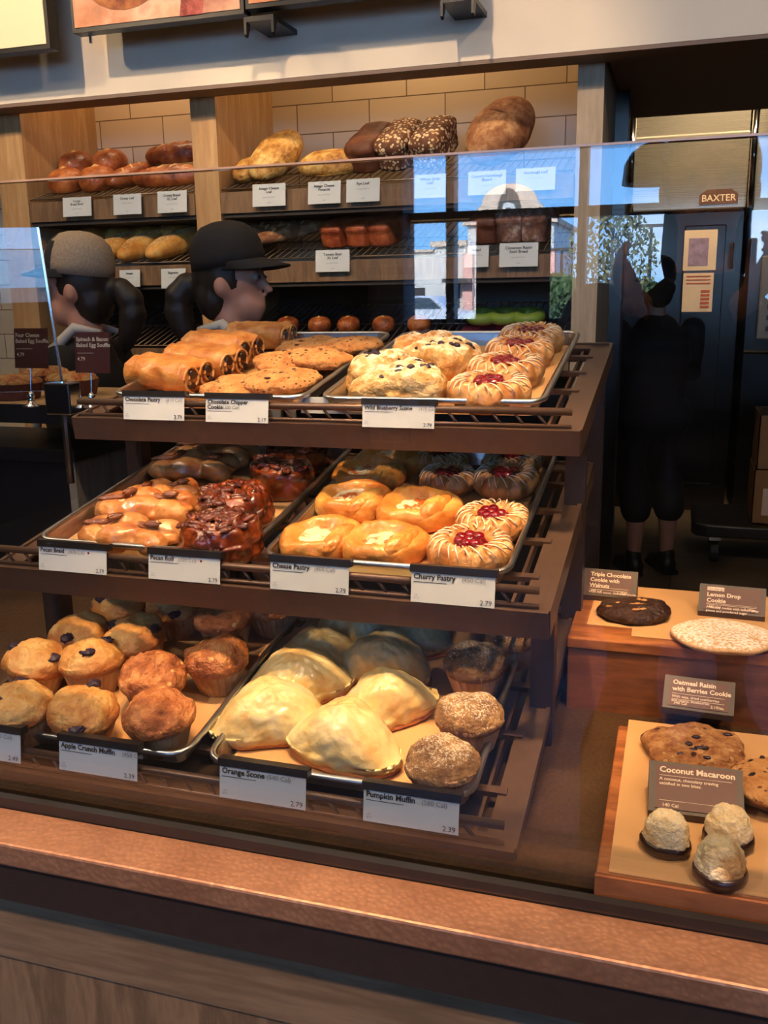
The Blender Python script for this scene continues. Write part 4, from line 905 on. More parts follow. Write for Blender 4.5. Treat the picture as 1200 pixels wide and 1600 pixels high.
mk('bmuf', 'blueberry_muffin', 'muffin', lambda t, s: b_muffin(t, MUF, s, 2)); mk('apple', 'apple_crunch_muffin', 'muffin', lambda t, s: b_muffin(t, MUFB, s, 0, .036, .044, .0015))
mk('pump', 'pumpkin_muffin', 'muffin', lambda t, s: b_muffin(t, PUMP, s, 0, .030, .042))
def place(key, loc, M_, label, group, variant=0):
    name, cat, fn, pool = PROTO[key]
    for v, src in pool:
        if v == variant:
            return dup(src, loc, M_, label, group)
    t = thing(name, label, cat, loc, M_, group); fn(t, 3 + 7 * variant + len(key)); pool.append((variant, t)); return t
def on(tier, px, py, h):   # point on the tray floor of a tier below the given pixel seen at height h
    o = TO[tier] + EZ * (-.020 + h); p = onp(px, py, o, EZ); return p - EZ * h
def put(tier, key, px, py, h, spin, label, group, variant=0, sc_=1.0, tip=None, lift=0):
    p = on(tier, px, py, h + lift) + EZ * lift
    M_ = TM @ RZ(radians(spin)) @ (tip if tip is not None else Matrix()) @ SC(sc_, sc_, sc_)
    return place(key, p, M_, label, group, variant)
r0 = TO
for tier, dx, lab in (('T', -1, 'top left tray of chocolate pastries and chip cookies'), ('T', 0, 'top right tray of blueberry scones and cherry pastries'), ('M', -1, 'middle left tray of pecan braids and pecan rolls'),
                      ('M', 0, 'middle right tray of cheese and cherry pastries'), ('B', -1, 'bottom left tray of blueberry and apple crunch muffins'), ('B', 0, 'bottom right tray of orange scones and pumpkin muffins')):
    tray(TO[tier] + V((dx * (PW + GAP), 0, 0)), lab)
G = 'chocolate pastries on the top left tray'
for i, (px, py, sp, l) in enumerate(((262, 585, -14, 'nearest, beside the chocolate pastry tag'), (318, 565, -14, 'second from the front'), (345, 545, -14, 'third, in mid row'), (405, 524, -4, 'rearmost, highest in the row'))):
    put('T', 'choc', px, py, .025, sp, 'golden chocolate pastry roll on the top left tray, ' + l, G, i % 2, 1.12 if i < 3 else 1.02, None, .004 * i if i == 2 else 0)
G = 'chip cookies on the top left tray'
for i, (px, py, l, li) in enumerate(((440, 592, 'large, in front on top of another', .010), (374, 602, 'front left, half under the big one', 0), (450, 565, 'second row, behind the front one', .012), (500, 558, 'middle right, leaning on its neighbour', .016), (548, 538, 'rear right, nearest the scone tray', .01), (480, 540, 'rear middle, half hidden', .002))):
    put('T', 'cookie', px, py, .012, i * 47, 'flat chocolate chip cookie on the top left tray, ' + l, G, i % 3, 1.05, RX(radians((0, 0, 6, 6, 5, 3)[i])), li)
G = 'blueberry scones on the top right tray'
for i, (px, py, sp, l) in enumerate(((635, 603, 20, 'front one, widest'), (592, 580, 75, 'left one, against the tray side'), (690, 560, -12, 'right one, nearest the cherry pastries'), (668, 543, 40, 'rear one'))):
    put('T', 'bscone', px, py, .022, sp, 'lumpy sugared blueberry scone on the top right tray, ' + l, G, i % 2, (1.08, 1, 1.02, .95)[i])
G = 'cherry pastries on the top right tray'
for i, (px, py, l) in enumerate(((765, 612, 'nearest the front rail'), (790, 580, 'second from the front'), (812, 551, 'third from the front'), (830, 530, 'rearmost'))):
    put('T', 'cherry', px, py, .020, i * 33, 'icing striped cherry pastry on the top right tray, ' + l, G, i % 2, 1.14, None, 0)
G = 'pecan braids on the middle left tray'
for i, (px, py, sp, l) in enumerate(((200, 833, -3, 'nearest, behind the pecan braid tag'), (225, 790, 8, 'second row, lit'), (250, 767, 30, 'short one at the edge of the shade'), (300, 728, 5, 'in the shade, front'), (335, 706, 0, 'in the shade, rear'))):
    put('M', 'braid', px, py, .02, sp, 'glossy pecan braid on the middle left tray, ' + l, G, i % 2, (1.0, 1.0, .8, 1, 1)[i])
G = 'pecan rolls on the middle left tray'
for i, (px, py, l) in enumerate(((342, 832, 'nearest, in full light'), (368, 785, 'second, in full light'), (440, 735, 'third, in the shade'), (465, 706, 'rearmost, in the shade'))):
    put('M', 'roll', px, py, .035, i * 70, 'dark sticky pecan roll on the middle left tray, ' + l, G, i % 2, .98 if i < 2 else .95)
G = 'cheese pastries on the middle right tray'
for i, (px, py, sp, l) in enumerate(((503, 838, 35, 'front left'), (603, 845, 28, 'front right, nearest the cherry ones'), (553, 778, 20, 'second row left, half in shade'), (655, 792, 30, 'second row right, largest'), (575, 738, 25, 'third row, in shade'), (615, 712, 20, 'rearmost, in shade'))):
    put('M', 'cheese', px, py, .022, sp, 'folded yellow cheese pastry on the middle right tray, ' + l, G, i % 2, 1.0 if i != 3 else 1.06, RX(radians(6)))
G = 'cherry pastries on the middle right tray'
for i, (px, py, l) in enumerate(((735, 858, 'nearest, behind the cherry pastry tag'), (769, 812, 'second, in full light'), (790, 748, 'right, in the shade'), (700, 745, 'left, in the shade'), (690, 714, 'rearmost, in the shade'), (800, 718, 'rear right corner, in the shade'))):
    put('M', 'cherry', px, py, .020, i * 41, 'braided cherry pastry on the middle right tray, ' + l, G, i % 2, (1.05, .98, 1, .9, .9, .9)[i])
G = 'blueberry muffins on the bottom left tray'
for i, (px, py, l) in enumerate(((30, 1100, 'front row, at the left edge of the photo'), (125, 1103, 'front row, beside the apple crunch one'), (45, 1030, 'second row, leftmost, oval'), (138, 1030, 'second row, right'), (122, 985, 'third row, left'), (212, 990, 'third row, right, half in shade'), (185, 942, 'rear row left, in shade'), (272, 942, 'rear row right, in shade'))):
    put('B', 'bmuf', px, py, .050, i * 61, 'golden blueberry muffin in a paper cup, ' + l, G, i % 3, 1.06, RX(radians((0, 8, 12, 8, 0, 4, 0, 0)[i])))
G = 'apple crunch muffins on the bottom left tray'
for i, (px, py, l) in enumerate(((247, 1115, 'front right corner'), (232, 1052, 'second row, lying tilted'), (338, 1025, 'by the right side of the tray, upright'), (350, 960, 'rear, dark in the shade'), (425, 940, 'rear right corner, in the shade'))):
    put('B', 'apple', px, py, .048, i * 77, 'brown apple crunch muffin in a paper cup, ' + l, G, i % 2, 1.04, RX(radians((0, 10, 0, 0, 0)[i])))
G = 'orange scones on the bottom right tray'
for i, (px, py, sp, s_, l) in enumerate(((537, 1155, -12, 1.12, 'front middle, broad half moon'), (425, 1118, 25, 1.10, 'front left, tall'), (470, 1060, 25, 1.04, 'second row left'), (605, 1095, 40, 1.0, 'beside the pumpkin muffins'), (600, 1035, -15, 1.06, 'third row, half in shade'), (497, 1018, 0, .9, 'third row left, in shade'), (565, 975, -5, 1.0, 'rear left, in shade'), (640, 985, -12, 1.0, 'rear right, in shade'))):
    put('B', 'scone', px, py, .024, sp, 'pale yellow glazed orange scone, ' + l, G, i % 3, s_)
G = 'pumpkin muffins on the bottom right tray'
for i, (px, py, l) in enumerate(((691, 1182, 'nearest, front right corner'), (733, 1108, 'second from the front'), (742, 1028, 'third, at the edge of the shade'), (795, 985, 'rearmost, in shade'))):
    put('B', 'pump', px, py, .050, i * 77, 'sugar dusted pumpkin muffin, ' + l, G, i % 2, 1.03)
# ---------------------------------------------------------------- white price tags on the rack
def tag_card(tier, c4, lines, label, y_off=-.036):
    Yp = TO[tier].y + y_off
    tl, tr, bl = [aY(*q, Yp) for q in c4]
    w_ = (tr - tl).length; h_ = (tl - bl).length; t = thing('price_tag', label, 'price tag', (tl.x, Yp, bl.z), RX(radians(-8)), 'white price tags clipped to the rack')
    cd_ = MB().box(0, w_, 0, .001, 0, h_).build('card', WHITEC, t)
    MB().box(-.002, w_ + .002, -.0012, .012, h_ - .002, h_ + .007).box(.004, w_ - .004, .0015, .004, -.0, h_).build('clip', BLACK, t)
    M_ = T(0, -.0004, 0) @ RX(pi / 2); u = h_
    a, b_ = [], []
    nl = 0
    for s in lines[0]: a.append((s, .003, h_ - u * .25 - nl * u * .21, u * .235, 'LEFT', .025)); nl += 1
    ln = max(len(s) for s in lines[0][-1:]) * u * .118
    b_.append(('(' + lines[1] + ' Cal)', .003 + ln, h_ - u * .25 - (nl - 1) * u * .21, u * .2, 'LEFT', 0))
    a.append((lines[2], w_ - .003, u * .07, u * .22, 'RIGHT', .0)); b_.append(('1/4\n8/12', .004, u * .2, u * .09, 'LEFT', 0))
    letters(a, cd_, INK, M_)
    letters(b_, cd_, GREYINK, M_)
    MB().box(.003, .003 + w_ * .4, -.0003, 0, h_ - u * .36 - (nl - 1) * u * .2, h_ - u * .345 - (nl - 1) * u * .2).build('rule', INK, cd_)
    if len(lines) > 3: MB().lathe([(.0016, 0), (.0016, .0003), (.0001, .0003)], 12, T(w_ * .74, 0, h_ - u * .19) @ RX(pi / 2)).build('allergen_mark', CHERRY, cd_)
tag_card('T', ((190, 617), (285, 619), (194, 655)), (['Chocolate Pastry'], '410', '2.79'), 'white price tag reading Chocolate Pastry')
tag_card('T', ((319, 621), (417, 624), (324, 659)), (['Chocolate Chipper', 'Cookie'], '380', '2.19'), 'white price tag reading Chocolate Chipper Cookie')
tag_card('T', ((565, 630), (678, 633), (567, 667)), (['Wild Blueberry Scone'], '470', '2.79'), 'white price tag reading Wild Blueberry Scone')
tag_card('M', ((57, 852), (163, 863), (64, 890)), (['Pecan Braid'], '470', '2.79', 1), 'white price tag reading Pecan Braid')
tag_card('M', ((229, 864), (341, 874), (234, 904)), (['Pecan Roll'], '720', '2.79', 1), 'white price tag reading Pecan Roll')
tag_card('M', ((420, 876), (543, 887), (424, 920)), (['Cheese Pastry'], '400', '2.79'), 'white price tag reading Cheese Pastry')
tag_card('M', ((641, 892), (773, 900), (644, 940)), (['Cherry Pastry'], '450', '2.79'), 'white price tag reading Cherry Pastry')
tag_card('B', ((-95, 1130), (27, 1150), (-90, 1174)), (['Blueberry Muffin'], '460', '2.49'), 'white price tag cut by the left edge, 2.49')
tag_card('B', ((88, 1157), (210, 1174), (94, 1202)), (['Apple Crunch Muffin'], '450', '2.39'), 'white price tag reading Apple Crunch Muffin')
tag_card('B', ((340, 1196), (475, 1214), (344, 1245)), (['Orange Scone'], '540', '2.79'), 'white price tag reading Orange Scone')
tag_card('B', ((566, 1233), (716, 1255), (568, 1282)), (['Pumpkin Muffin'], '580', '2.39'), 'white price tag reading Pumpkin Muffin')
t = thing('info_card', 'white card with a yellow band lying under the top shelf rail', 'card', on('T', 515, 648, -.012))
MB().box(-.045, .075, 0, .004, -.01, .014).build('card', WHITEC, t); MB().box(.0, .05, -.001, 0, .0, .010).build('band', plain('yellow_print', S(220, 190, 60), .6), t)
# ---------------------------------------------------------------- cookie display on the right
ACA = wood('acacia', S(186, 116, 66), S(120, 62, 34), (1.2, 5, 6), .4, 8)
ACAD = wood('acacia_dark', S(150, 92, 58), S(112, 64, 40), (1.2, 5, 6), .4, 8)
# low board with parchment
bt = ZCN + .034
fl = aZ(932, 1352, bt); bl = aZ(972, 1108, bt); fr_ = aZ(1200, 1398, bt)
bx0 = fl.x; by0 = fl.y
t = thing('serving_board', 'striped wooden board under the parchment with the macaroons', 'board', (bx0, by0, ZCN))
MB().box(0, .62, -.004, .325, .0, .030).build('board', ACA, t, bevel=.002)
MB().box(-.0005, .621, -.0105, -.0045, .0, .0295).build('front_edge', ACAD, t)
o = MB().box(0, .6, 0, .345, 0, .001).build('parchment_sheet', PAPERT, None, loc=(bx0 + .012, by0 - .003, ZCN + .0305)); prop(o, 'brown parchment under the macaroons and oatmeal cookies', 'parchment')
# raised wooden box
c0 = aZ(885, 1105, ZCN); ftop = aY(893, 995, c0.y)
bh = ftop.z - ZCN; yb = aZ(908, 910, ZCN + bh).y
t = thing('display_box', 'raised reddish wooden box carrying the chocolate and lemon cookies', 'box', (c0.x, c0.y, ZCN))
d = yb - c0.y; print('box', c0, bh, d)
MB().box(0, .66, .0, d, .0, bh - .016).build('body', ACAD, t); MB().box(-.002, .662, -.003, d, bh - .0158, bh).build('top_board', ACA, t, bevel=.002)
BT = ZCN + bh
q = aZ(985, 1003, BT)
o = MB().box(0, .6, 0, d - .03, 0, .001).build('parchment_sheet', PAPERT, None, loc=(q.x, c0.y + .022, BT + .0005)); prop(o, 'brown parchment on the raised wooden box', 'parchment')
o = MB().box(0, .14, 0, d - .06, 0, .0008).build('parchment_sheet', PAPERT, None, loc=(c0.x + .02, c0.y + .055, BT + .0002)); prop(o, 'narrow parchment piece on the left end of the wooden box', 'parchment')
def flat_put(key, px, py, z, h, spin, label, variant=0, sc_=1, tip=None, group=None):
    p = aZ(px, py, z + h); p.z = z; return place(key, p, RZ(radians(spin)) @ (tip or Matrix()) @ SC(sc_, sc_, sc_), label, group, variant)
mk('oat', 'oatmeal_cookie', 'cookie', lambda t, s: b_cookie(t, s, OAT, .060, .024, 9, BERRY, .006)); mk('lemon', 'lemon_cookie', 'cookie', lambda t, s: b_cookie(t, s, LEMON, .060, .014, 0, ICING, .0015))
mk('triple', 'triple_chocolate_cookie', 'cookie', lambda t, s: b_cookie(t, s, TRIPLE, .050, .021, 10, WALNUT, .005)); mk('candy', 'candy_cookie', 'cookie', lambda t, s: b_cookie(t, s, COOKIE, .058, .015, 14, CHOC, .003))
def b_mac(t, seed):
    MB().dome(.0245, .0235, [(.9, 0), (1.03, .004), (1.04, .009), (.98, .013), (.02, .014)], None, .0015, 60, seed, 36).build('chocolate_base', CHOC, t, smooth=True)
    MB().dome(.0235, .0225, [(.9, .007), (1, .012), (.98, .018), (.90, .025), (.76, .031), (.58, .036), (.38, .0395), (.2, .041), (.02, .0415)], None, .0022, 60, seed, 48).build('coconut_top', COCO, t, smooth=True)
mk('mac', 'coconut_macaroon', 'macaroon', b_mac)
PB = ZCN + .032
flat_put('triple', 992, 951, BT + .0015, .012, 20, 'dark triple chocolate cookie with walnuts on the wooden box', 0, 1.0)
flat_put('lemon', 1130, 990, BT + .0015, .010, 10, 'large pale sugar dusted lemon cookie on the wooden box', 0, 1.12)
flat_put('oat', 1087, 1166, PB, .012, 0, 'big brown oatmeal raisin cookie behind the macaroon sign', 0, 1.0)
flat_put('candy', 1222, 1228, PB, .008, 0, 'lower chip cookie of the pair cut by the right edge', 0, 1.0, None, 'chip cookies stacked at the right edge')
flat_put('candy', 1228, 1218, PB + .015, .010, 60, 'upper chip cookie of the pair cut by the right edge', 1, 1.0, None, 'chip cookies stacked at the right edge')
G = 'coconut macaroons in front of their sign'
flat_put('mac', 1041, 1298, PB, .02, 0, 'coconut macaroon dipped in chocolate, left of the three', 0, 1.0, None, G)
flat_put('mac', 1139, 1290, PB, .02, 130, 'coconut macaroon dipped in chocolate, right rear of the three', 1, 1.03, None, G)
flat_put('mac', 1126, 1343, PB, .02, 250, 'coconut macaroon dipped in chocolate, nearest of the three', 2, 1.06, None, G)
# brown wedge signs
WEDGE = plain('wedge_block', S(70, 54, 48), .5, 0, 30, .08)
def sign(px, py, z, w_, h_, tilt, title, small, cal, price, label, spin=0, badge=None):
    """px,py = lower left front corner on the surface"""
    p = aZ(px, py, z); t = thing('cookie_sign', label, 'sign', p, RZ(radians(spin)), 'brown cookie signs'); a = radians(tilt); c_, s_ = cos(a), sin(a); fh = .008
    prof = [(0, 0), (0, fh), (h_ * c_, fh + h_ * s_), (h_ * c_ + .006, fh + h_ * s_ - .004), (h_ * c_ + .010, 0)]
    mb = MB(); n = len(prof); vs = [(0, y, z_) for y, z_ in prof] + [(w_, y, z_) for y, z_ in prof]
    mb.add(vs, [tuple(range(n)), tuple(range(n, 2 * n))[::-1]] + [(i, i + n, (i + 1) % n + n, (i + 1) % n) for i in range(n)]).build('block', WEDGE, t)
    M_ = T(0, 0, fh) @ RX(a)
    fc = MB().box(.007, w_ - .007, .004, h_ - .004, .0002, .0010, M_).build('face', BROWNC, t)
    L1 = []; y = h_ - .004
    if badge: bb_ = MB().box(.011, .011 + .024, y - .007, y - .001, .0008, .0014, M_).build('badge', CREAMINK, t); letters([(badge, .012, y - .006, .0055, 'LEFT', .0)], bb_, BROWNC, M_ @ T(0, 0, .0012)); y -= .008
    ts = .0095 if len(title) > 1 else .0105
    for s in title: y -= ts; L1.append((s, .011, y + .001, ts * .95, 'LEFT', .028))
    y -= .0035; ry = y
    for s in small: y -= .0056; L1.append((s, .011, y, .0052, 'LEFT', .012))
    L1.append((cal, .014, .0065, .0055, 'LEFT', .012)); L1.append((price, w_ - .012, .0065, .0055, 'RIGHT', .012))
    letters(L1, fc, CREAMINK, M_ @ T(0, 0, .0007))
    MB().box(.011, w_ - .012, ry, ry + .0004, .0009, .0013, M_).box(.011, w_ - .012, .0135, .0139, .0009, .0013, M_).build('rule', CREAMINK, fc)
sign(908, 936, BT + .001, .083, .046, 50, ['Triple Chocolate', 'Cookie with', 'Walnuts'], ['With rich cocoa, chocolate chunks'], '440 Cal', '2.19/ea.', 'brown sign reading Triple Chocolate Cookie with Walnuts', -3)
sign(1090, 962, BT + .001, .093, .046, 46, ['Lemon Drop', 'Cookie'], ['A buttery cookie with lemon drop', 'pieces and powdered sugar'], '440 Cal', '2.19/ea.', 'brown sign reading Lemon Drop Cookie', -3, 'On the go')
sign(1034, 1113, PB, .090, .048, 42, ['Oatmeal Raisin', 'with Berries Cookie'], ['With oats, dried cranberries', 'and raisins, blueberries'], '340 Cal', '2.19/ea.', 'brown sign reading Oatmeal Raisin with Berries Cookie', -3)
sign(1012, 1276, PB, .098, .062, 30, ['Coconut Macaroon'], ['A coconut, chocolaty craving', 'satisfied in two bites.'], '140 Cal', '1.19/ea.', 'large brown sign reading Coconut Macaroon', 2)
# ---------------------------------------------------------------- souffles on the left ledge
QUI = food('souffle_top', [(.25, S(176, 76, 34)), (.5, S(226, 150, 80)), (.75, S(240, 200, 130))], 50, .4, .9, .004, 200)
def b_souf(t, seed):
    MB().lathe([(.052, 0), (.0525, .001), (.060, .034), (.060, .036)], 80, None, lambda a, i, q: q * (1 + .02 * sin(a * 28))).build('paper_tin', BROWNC, t)
    MB().dome(.058, .058, [(1, .03), (1, .038), (.92, .044), (.7, .050), (.4, .053), (.02, .054)], None, .006, 45, seed, 56).build('crust', QUI, t, smooth=True)
mk('souf', 'egg_souffle', 'souffle', b_souf)
for i, (px, py, yy, l) in enumerate(((22, 588, 1.80, 'leftmost, behind the glass screen'), (112, 582, 1.90, 'right one, beside the bell stand'), (70, 577, 2.03, 'middle one, behind the other two'))):
    p = aY(px, py, yy); place('souf', V((p.x, yy, LEDGE + .001)), RZ(i), 'baked egg souffle in a brown paper tin, ' + l, 'egg souffles on the left ledge', i % 2)
for i, (q, ttl, lab) in enumerate((((112, 519), ['Spinach & Bacon', 'Baked Egg Souffle'], 'maroon sign reading Spinach & Bacon Baked Egg Souffle'), ((17, 513), ['Four Cheese', 'Baked Egg Souffle'], 'maroon sign reading Four Cheese Baked Egg Souffle'))):
    Ys = 1.66; w_, h_ = .083, .083; tl = aY(*q, Ys); zb = tl.z - h_
    t = thing('souffle_sign', lab, 'sign', (tl.x, Ys, zb), RX(radians(-6)), 'maroon souffle signs')
    cd_ = MB().box(0, w_, 0, .002, 0, h_).build('card', BROWNC, t)
    letters([(ttl[0], .004, h_ - .018, .0115, 'LEFT', .02), (ttl[1], .004, h_ - .030, .0115, 'LEFT', .02), ('4.79', .006, h_ - .058, .011, 'LEFT', .01)], cd_, CREAMINK, T(0, -.0004, 0) @ RX(pi / 2))
    MB().box(.006, .045, -.0004, 0, h_ - .043, h_ - .042).build('rule', CREAMINK, t)
    hx_ = w_ * .42
    MB().lathe([(.018, 0), (.018, .003), (.007, .009), (.006, .02), (.009, .026), (.004, .032), (.001, .034)], 20, T(hx_, .004, -zb + LEDGE + .001)).build('sign_stand', CHROME, t, smooth=True)
    MB().tube([(hx_, .004, LEDGE - zb + .03), (hx_, .004, .006)], .0015).build('stand_rod', CHROME, t)
# ---------------------------------------------------------------- loaves in the bread bays
BOULE = food('boule_crust', [(.25, S(110, 50, 24)), (.5, S(164, 86, 42)), (.75, S(200, 124, 66))], 14, .4, .4, .004, 90, coat=.2)
SLASH = food('slash_crumb', [(.3, S(206, 150, 90)), (.7, S(232, 190, 130))], 60, .7, .5, .002, 200)
ASIA = food('asiago_crust', [(.25, S(140, 82, 36)), (.5, S(204, 152, 74)), (.75, S(238, 204, 128))], 20, .5, .8, .005, 90)
RYE = food('rye_crust', [(.3, S(84, 44, 26)), (.7, S(120, 68, 42))], 16, .6, .4, .003, 120)
SEED = food('seeded_crust', [(.3, S(92, 54, 32)), (.7, S(128, 80, 50))], 16, .7, .8, .003, 120, spots=[(60, .42, S(230, 206, 164), 1.1), (75, .42, S(220, 190, 140), 7.1), (90, .4, S(236, 216, 180), 4.1)])
BIG = food('country_crust', [(.25, S(120, 72, 42)), (.5, S(164, 110, 70)), (.75, S(204, 160, 112))], 22, .8, .6, .003, 140)
GOLD = food('golden_roll_crust', [(.25, S(196, 120, 44)), (.5, S(224, 158, 72)), (.75, S(240, 196, 116))], 16, .5, .4, .003, 120, top=(S(246, 226, 180), .42, .56, .9, 120))
CINN = food('floury_crust', [(.3, S(96, 62, 50)), (.55, S(140, 100, 84)), (.75, S(206, 188, 176))], 18, .8, .6, .003, 80)
TOMA = food('tomato_crust', [(.3, S(150, 66, 34)), (.7, S(196, 104, 58))], 18, .5, .5, .003, 120)
def b_boule(t, s, mat=BOULE, r=.075, h=.085, star=True):
    pillow(t, 'loaf', mat, r, r * .95, h, s, .003, 12, None, flat=.75, lip=.4)
    if star:
        mb = MB()
        for k_ in range(2): mb.tube([(.045 * c_ * cos(k_ * 1.57), .045 * c_ * sin(k_ * 1.57), h + .001 - .026 * c_ * c_) for c_ in (-1, -.5, 0, .5, 1)], [.003, .009, .012, .009, .003], 8, M=T(0, 0, -.006))
        mb.build('score_marks', SLASH, t, smooth=True)
def b_long(t, s, mat=BOULE, rx=.15, ry=.055, h=.07, slashes=4, sm=SLASH, pw=.35):
    MB().dome(rx, ry, dprof(h, .85, 16, .35, .7), lambda a: 1 + .0 * a, .004, 10, s, 64).build('loaf', mat, t, smooth=True)
    mb = MB()
    for i in range(slashes):
        x = rx * (-.62 + 1.24 * (i + .5) / slashes); zc = h * math.sqrt(max(.1, 1 - (x / rx) ** 2)) ** .8
        mb.tube([(x - .02, -.6 * ry, zc * .80), (x - .008, -.3 * ry, zc * .96), (x + .004, 0, zc * 1.0), (x + .016, .3 * ry, zc * .96)], [.002, .006, .006, .002], 8)
    if slashes: mb.build('score_marks', sm, t, smooth=True)
def b_tin(t, s, mat, rx=.10, ry=.058, h=.10):
    out = lambda a: min(1 / max(abs(cos(a)), 1e-3), 1 / max(abs(sin(a)), 1e-3)) ** .62
    MB().dome(rx, ry, [(.84, 0), (.86, .01), (.88, h * .5), (.95, h * .68), (.93, h * .8), (.8, h * .92), (.6, h * .98), (.3, h), (.02, h * 1.005)], out, .003, 14, s, 64).build('loaf', mat, t, smooth=True)
defs = {'boule': ('round_loaf', b_boule), 'baton': ('long_loaf', lambda t, s: b_long(t, s)), 'asiago': ('cheese_loaf', lambda t, s: (b_long(t, s, ASIA, .12, .07, .075, 0), None)),
        'rye': ('rye_loaf', lambda t, s: b_tin(t, s, RYE)), 'seed': ('seeded_loaf', lambda t, s: b_tin(t, s, SEED)), 'big': ('country_loaf', lambda t, s: b_long(t, s, BIG, .16, .10, .11, 1, BIG)),
        'golden': ('golden_roll', lambda t, s: b_long(t, s, GOLD, .13, .045, .055, 1)), 'baguette': ('baguette', lambda t, s: b_long(t, s, BIG, .24, .035, .045, 5, SLASH)), 'tomato': ('tomato_loaf', lambda t, s: b_tin(t, s, TOMA, .10, .052, .085)),
        'cinn': ('cinnamon_loaf', lambda t, s: b_tin(t, s, CINN, .10, .06, .10)), 'bagel': ('glazed_ring', lambda t, s: MB().tube([(.04 * cos(a), .04 * sin(a), .02) for a in [i * pi / 12 for i in range(24)]], .021, 14, True).build('ring', plain('ring_dough' + str(s), S(120, 150, 60), .4), t, smooth=True))}
for k_, (n_, f_) in defs.items(): mk(k_, n_, 'loaf' if k_ != 'bagel' else 'bun', f_)
TB = RX(TIL)
def shelf_put(level, key, px, py, dy, h, spin, label, group=None, variant=0, s_=1.0, tip=None, lift=0):
    """dy = depth into the shelf; the loaf centre is seen at px (py only checks)"""
    Y = YB + dy; p = aY(px, py, Y); z = SH[level] + dy * math.tan(TIL) + .004 + lift
    return place(key, V((p.x, Y, z)), TB @ RZ(radians(spin)) @ (tip or Matrix()) @ SC(s_, s_, s_), label, group, variant)
G = 'round crusty loaves in the left bay'
for i, (px, dy, li, l) in enumerate(((106, .12, 0, 'front left'), (156, .12, 0, 'front right'), (124, .24, .04, 'rear left'), (176, .24, .04, 'rear right'))):
    shelf_put(0, 'boule', px, 280, dy, .04, i * 30 + 20, 'brown round loaf scored with a cross in the left bay, ' + l, G, i % 2, 1.0, None, li)
shelf_put(0, 'baton', 214, 260, .20, .03, 75, 'long brown loaf pointing outward in the left bay', 'long crusty loaves in the left bay', 0)
shelf_put(0, 'baton', 268, 270, .12, .03, 8, 'long brown scored loaf lying lengthwise in the left bay, front', 'long crusty loaves in the left bay', 1, 1.0)
shelf_put(0, 'baton', 285, 235, .26, .03, 8, 'long brown scored loaf lying behind and above the front one in the left bay', 'long crusty loaves in the left bay', 0, 1.0, None, .06)
G = 'golden rolls on the second shelf of the left bay'
for i, (px, dy, l) in enumerate(((192, .13, 'first from left in the front row'), (233, .13, 'seeded, second in the front row'), (277, .13, 'third in the front row'), (170, .30, 'rear row left'), (215, .32, 'rear row second'), (255, .32, 'rear row third'), (293, .32, 'rear row right'))):
    shelf_put(1, 'golden', px, 400, dy, .03, 80, 'golden long roll in the left bay, ' + l, G, i % 2, 1.28, None, .0 if i < 3 else .02)
shelf_put(0, 'asiago', 433, 240, .14, .03, 75, 'tall craggy cheese loaf in the centre bay', 'cheese loaves in the centre bay', 0, 1.12, RX(.3) @ RY(-.4), .05)
shelf_put(0, 'asiago', 400, 265, .16, .03, 80, 'craggy cheese loaf half hidden by the tall one against the side panel', 'cheese loaves in the centre bay', 1, .95)
shelf_put(0, 'asiago', 520, 262, .16, .03, 5, 'rounded pale cheese loaf lying between the tall loaf and the rye', 'cheese loaves in the centre bay', 1, 1.05)
shelf_put(0, 'rye', 585, 245, .20, .03, 78, 'plain dark rye loaf in the centre bay', None, 0, 1.15, RY(-.25), .025)
shelf_put(0, 'seed', 630, 240, .20, .03, 78, 'seed crusted loaf in the centre bay, left of the two', 'seeded loaves in the centre bay', 0, 1.15, RY(-.3), .03)
shelf_put(0, 'seed', 683, 235, .20, .03, 78, 'seed crusted loaf in the centre bay, right of the two', 'seeded loaves in the centre bay', 1, 1.15, RY(-.3), .03)
shelf_put(0, 'big', 785, 225, .22, .05, 78, 'very large rounded country loaf on the top right of the centre bay', None, 0, 1.1, RY(-.35), .055)
G = 'baguettes on the second shelf of the centre bay'
for i, px in enumerate((412, 442, 475)): shelf_put(1, 'baguette', px, 360, .20, .02, 48, 'long floured baguette in the centre bay, ' + ('left', 'middle', 'right')[i], G, i % 2, 1.0, None, .03)
for i, px in enumerate((537, 575, 610)): shelf_put(1, 'tomato', px, 350, .18, .03, 75, 'red brown basil loaf in the centre bay, ' + ('left', 'middle', 'right')[i], 'basil loaves in the centre bay', i % 2, 1.05)
shelf_put(1, 'rye', 768, 360, .16, .03, 78, 'smooth brown loaf left of the floury loaves, lower shelf', None, 0, 1.0)
for i, px in enumerate((806, 842)): shelf_put(1, 'cinn', px, 355, .17, .03, 80, 'floury dark cinnamon loaf in the centre bay, ' + ('left', 'right')[i], 'cinnamon loaves in the centre bay', i, 1.05)
# pastry tray low on the third shelf
PT = plain('pink_tray', S(176, 60, 96), .5)
p = aY(785, 490, YB + .14); t = thing('pink_tray', 'pink tray low in the centre bay under the green rings', 'tray', (p.x, YB + .14, SH[2] + .012)); MB().box(-.16, .16, -.10, .16, 0, .02, TB).build('tray', PT, t, bevel=.004)
for i, px in enumerate((755, 790, 826)): shelf_put(2, 'bagel', px, 480, .16, .02, 0, 'small green glazed ring on the pink tray in the centre bay, ' + ('left', 'middle', 'right')[i], 'green rings on the pink tray', 0, 1.0, None, .022)
for i, px in enumerate((450, 500, 545, 600, 655)): shelf_put(2, 'boule', px, 490, .15, .03, i * 40, 'dark round bun on the dim third shelf of the centre bay, ' + ('first from left', 'second from left', 'third from left', 'fourth from left', 'fifth from left')[i], 'dark buns on the third shelf', i % 2, .6)
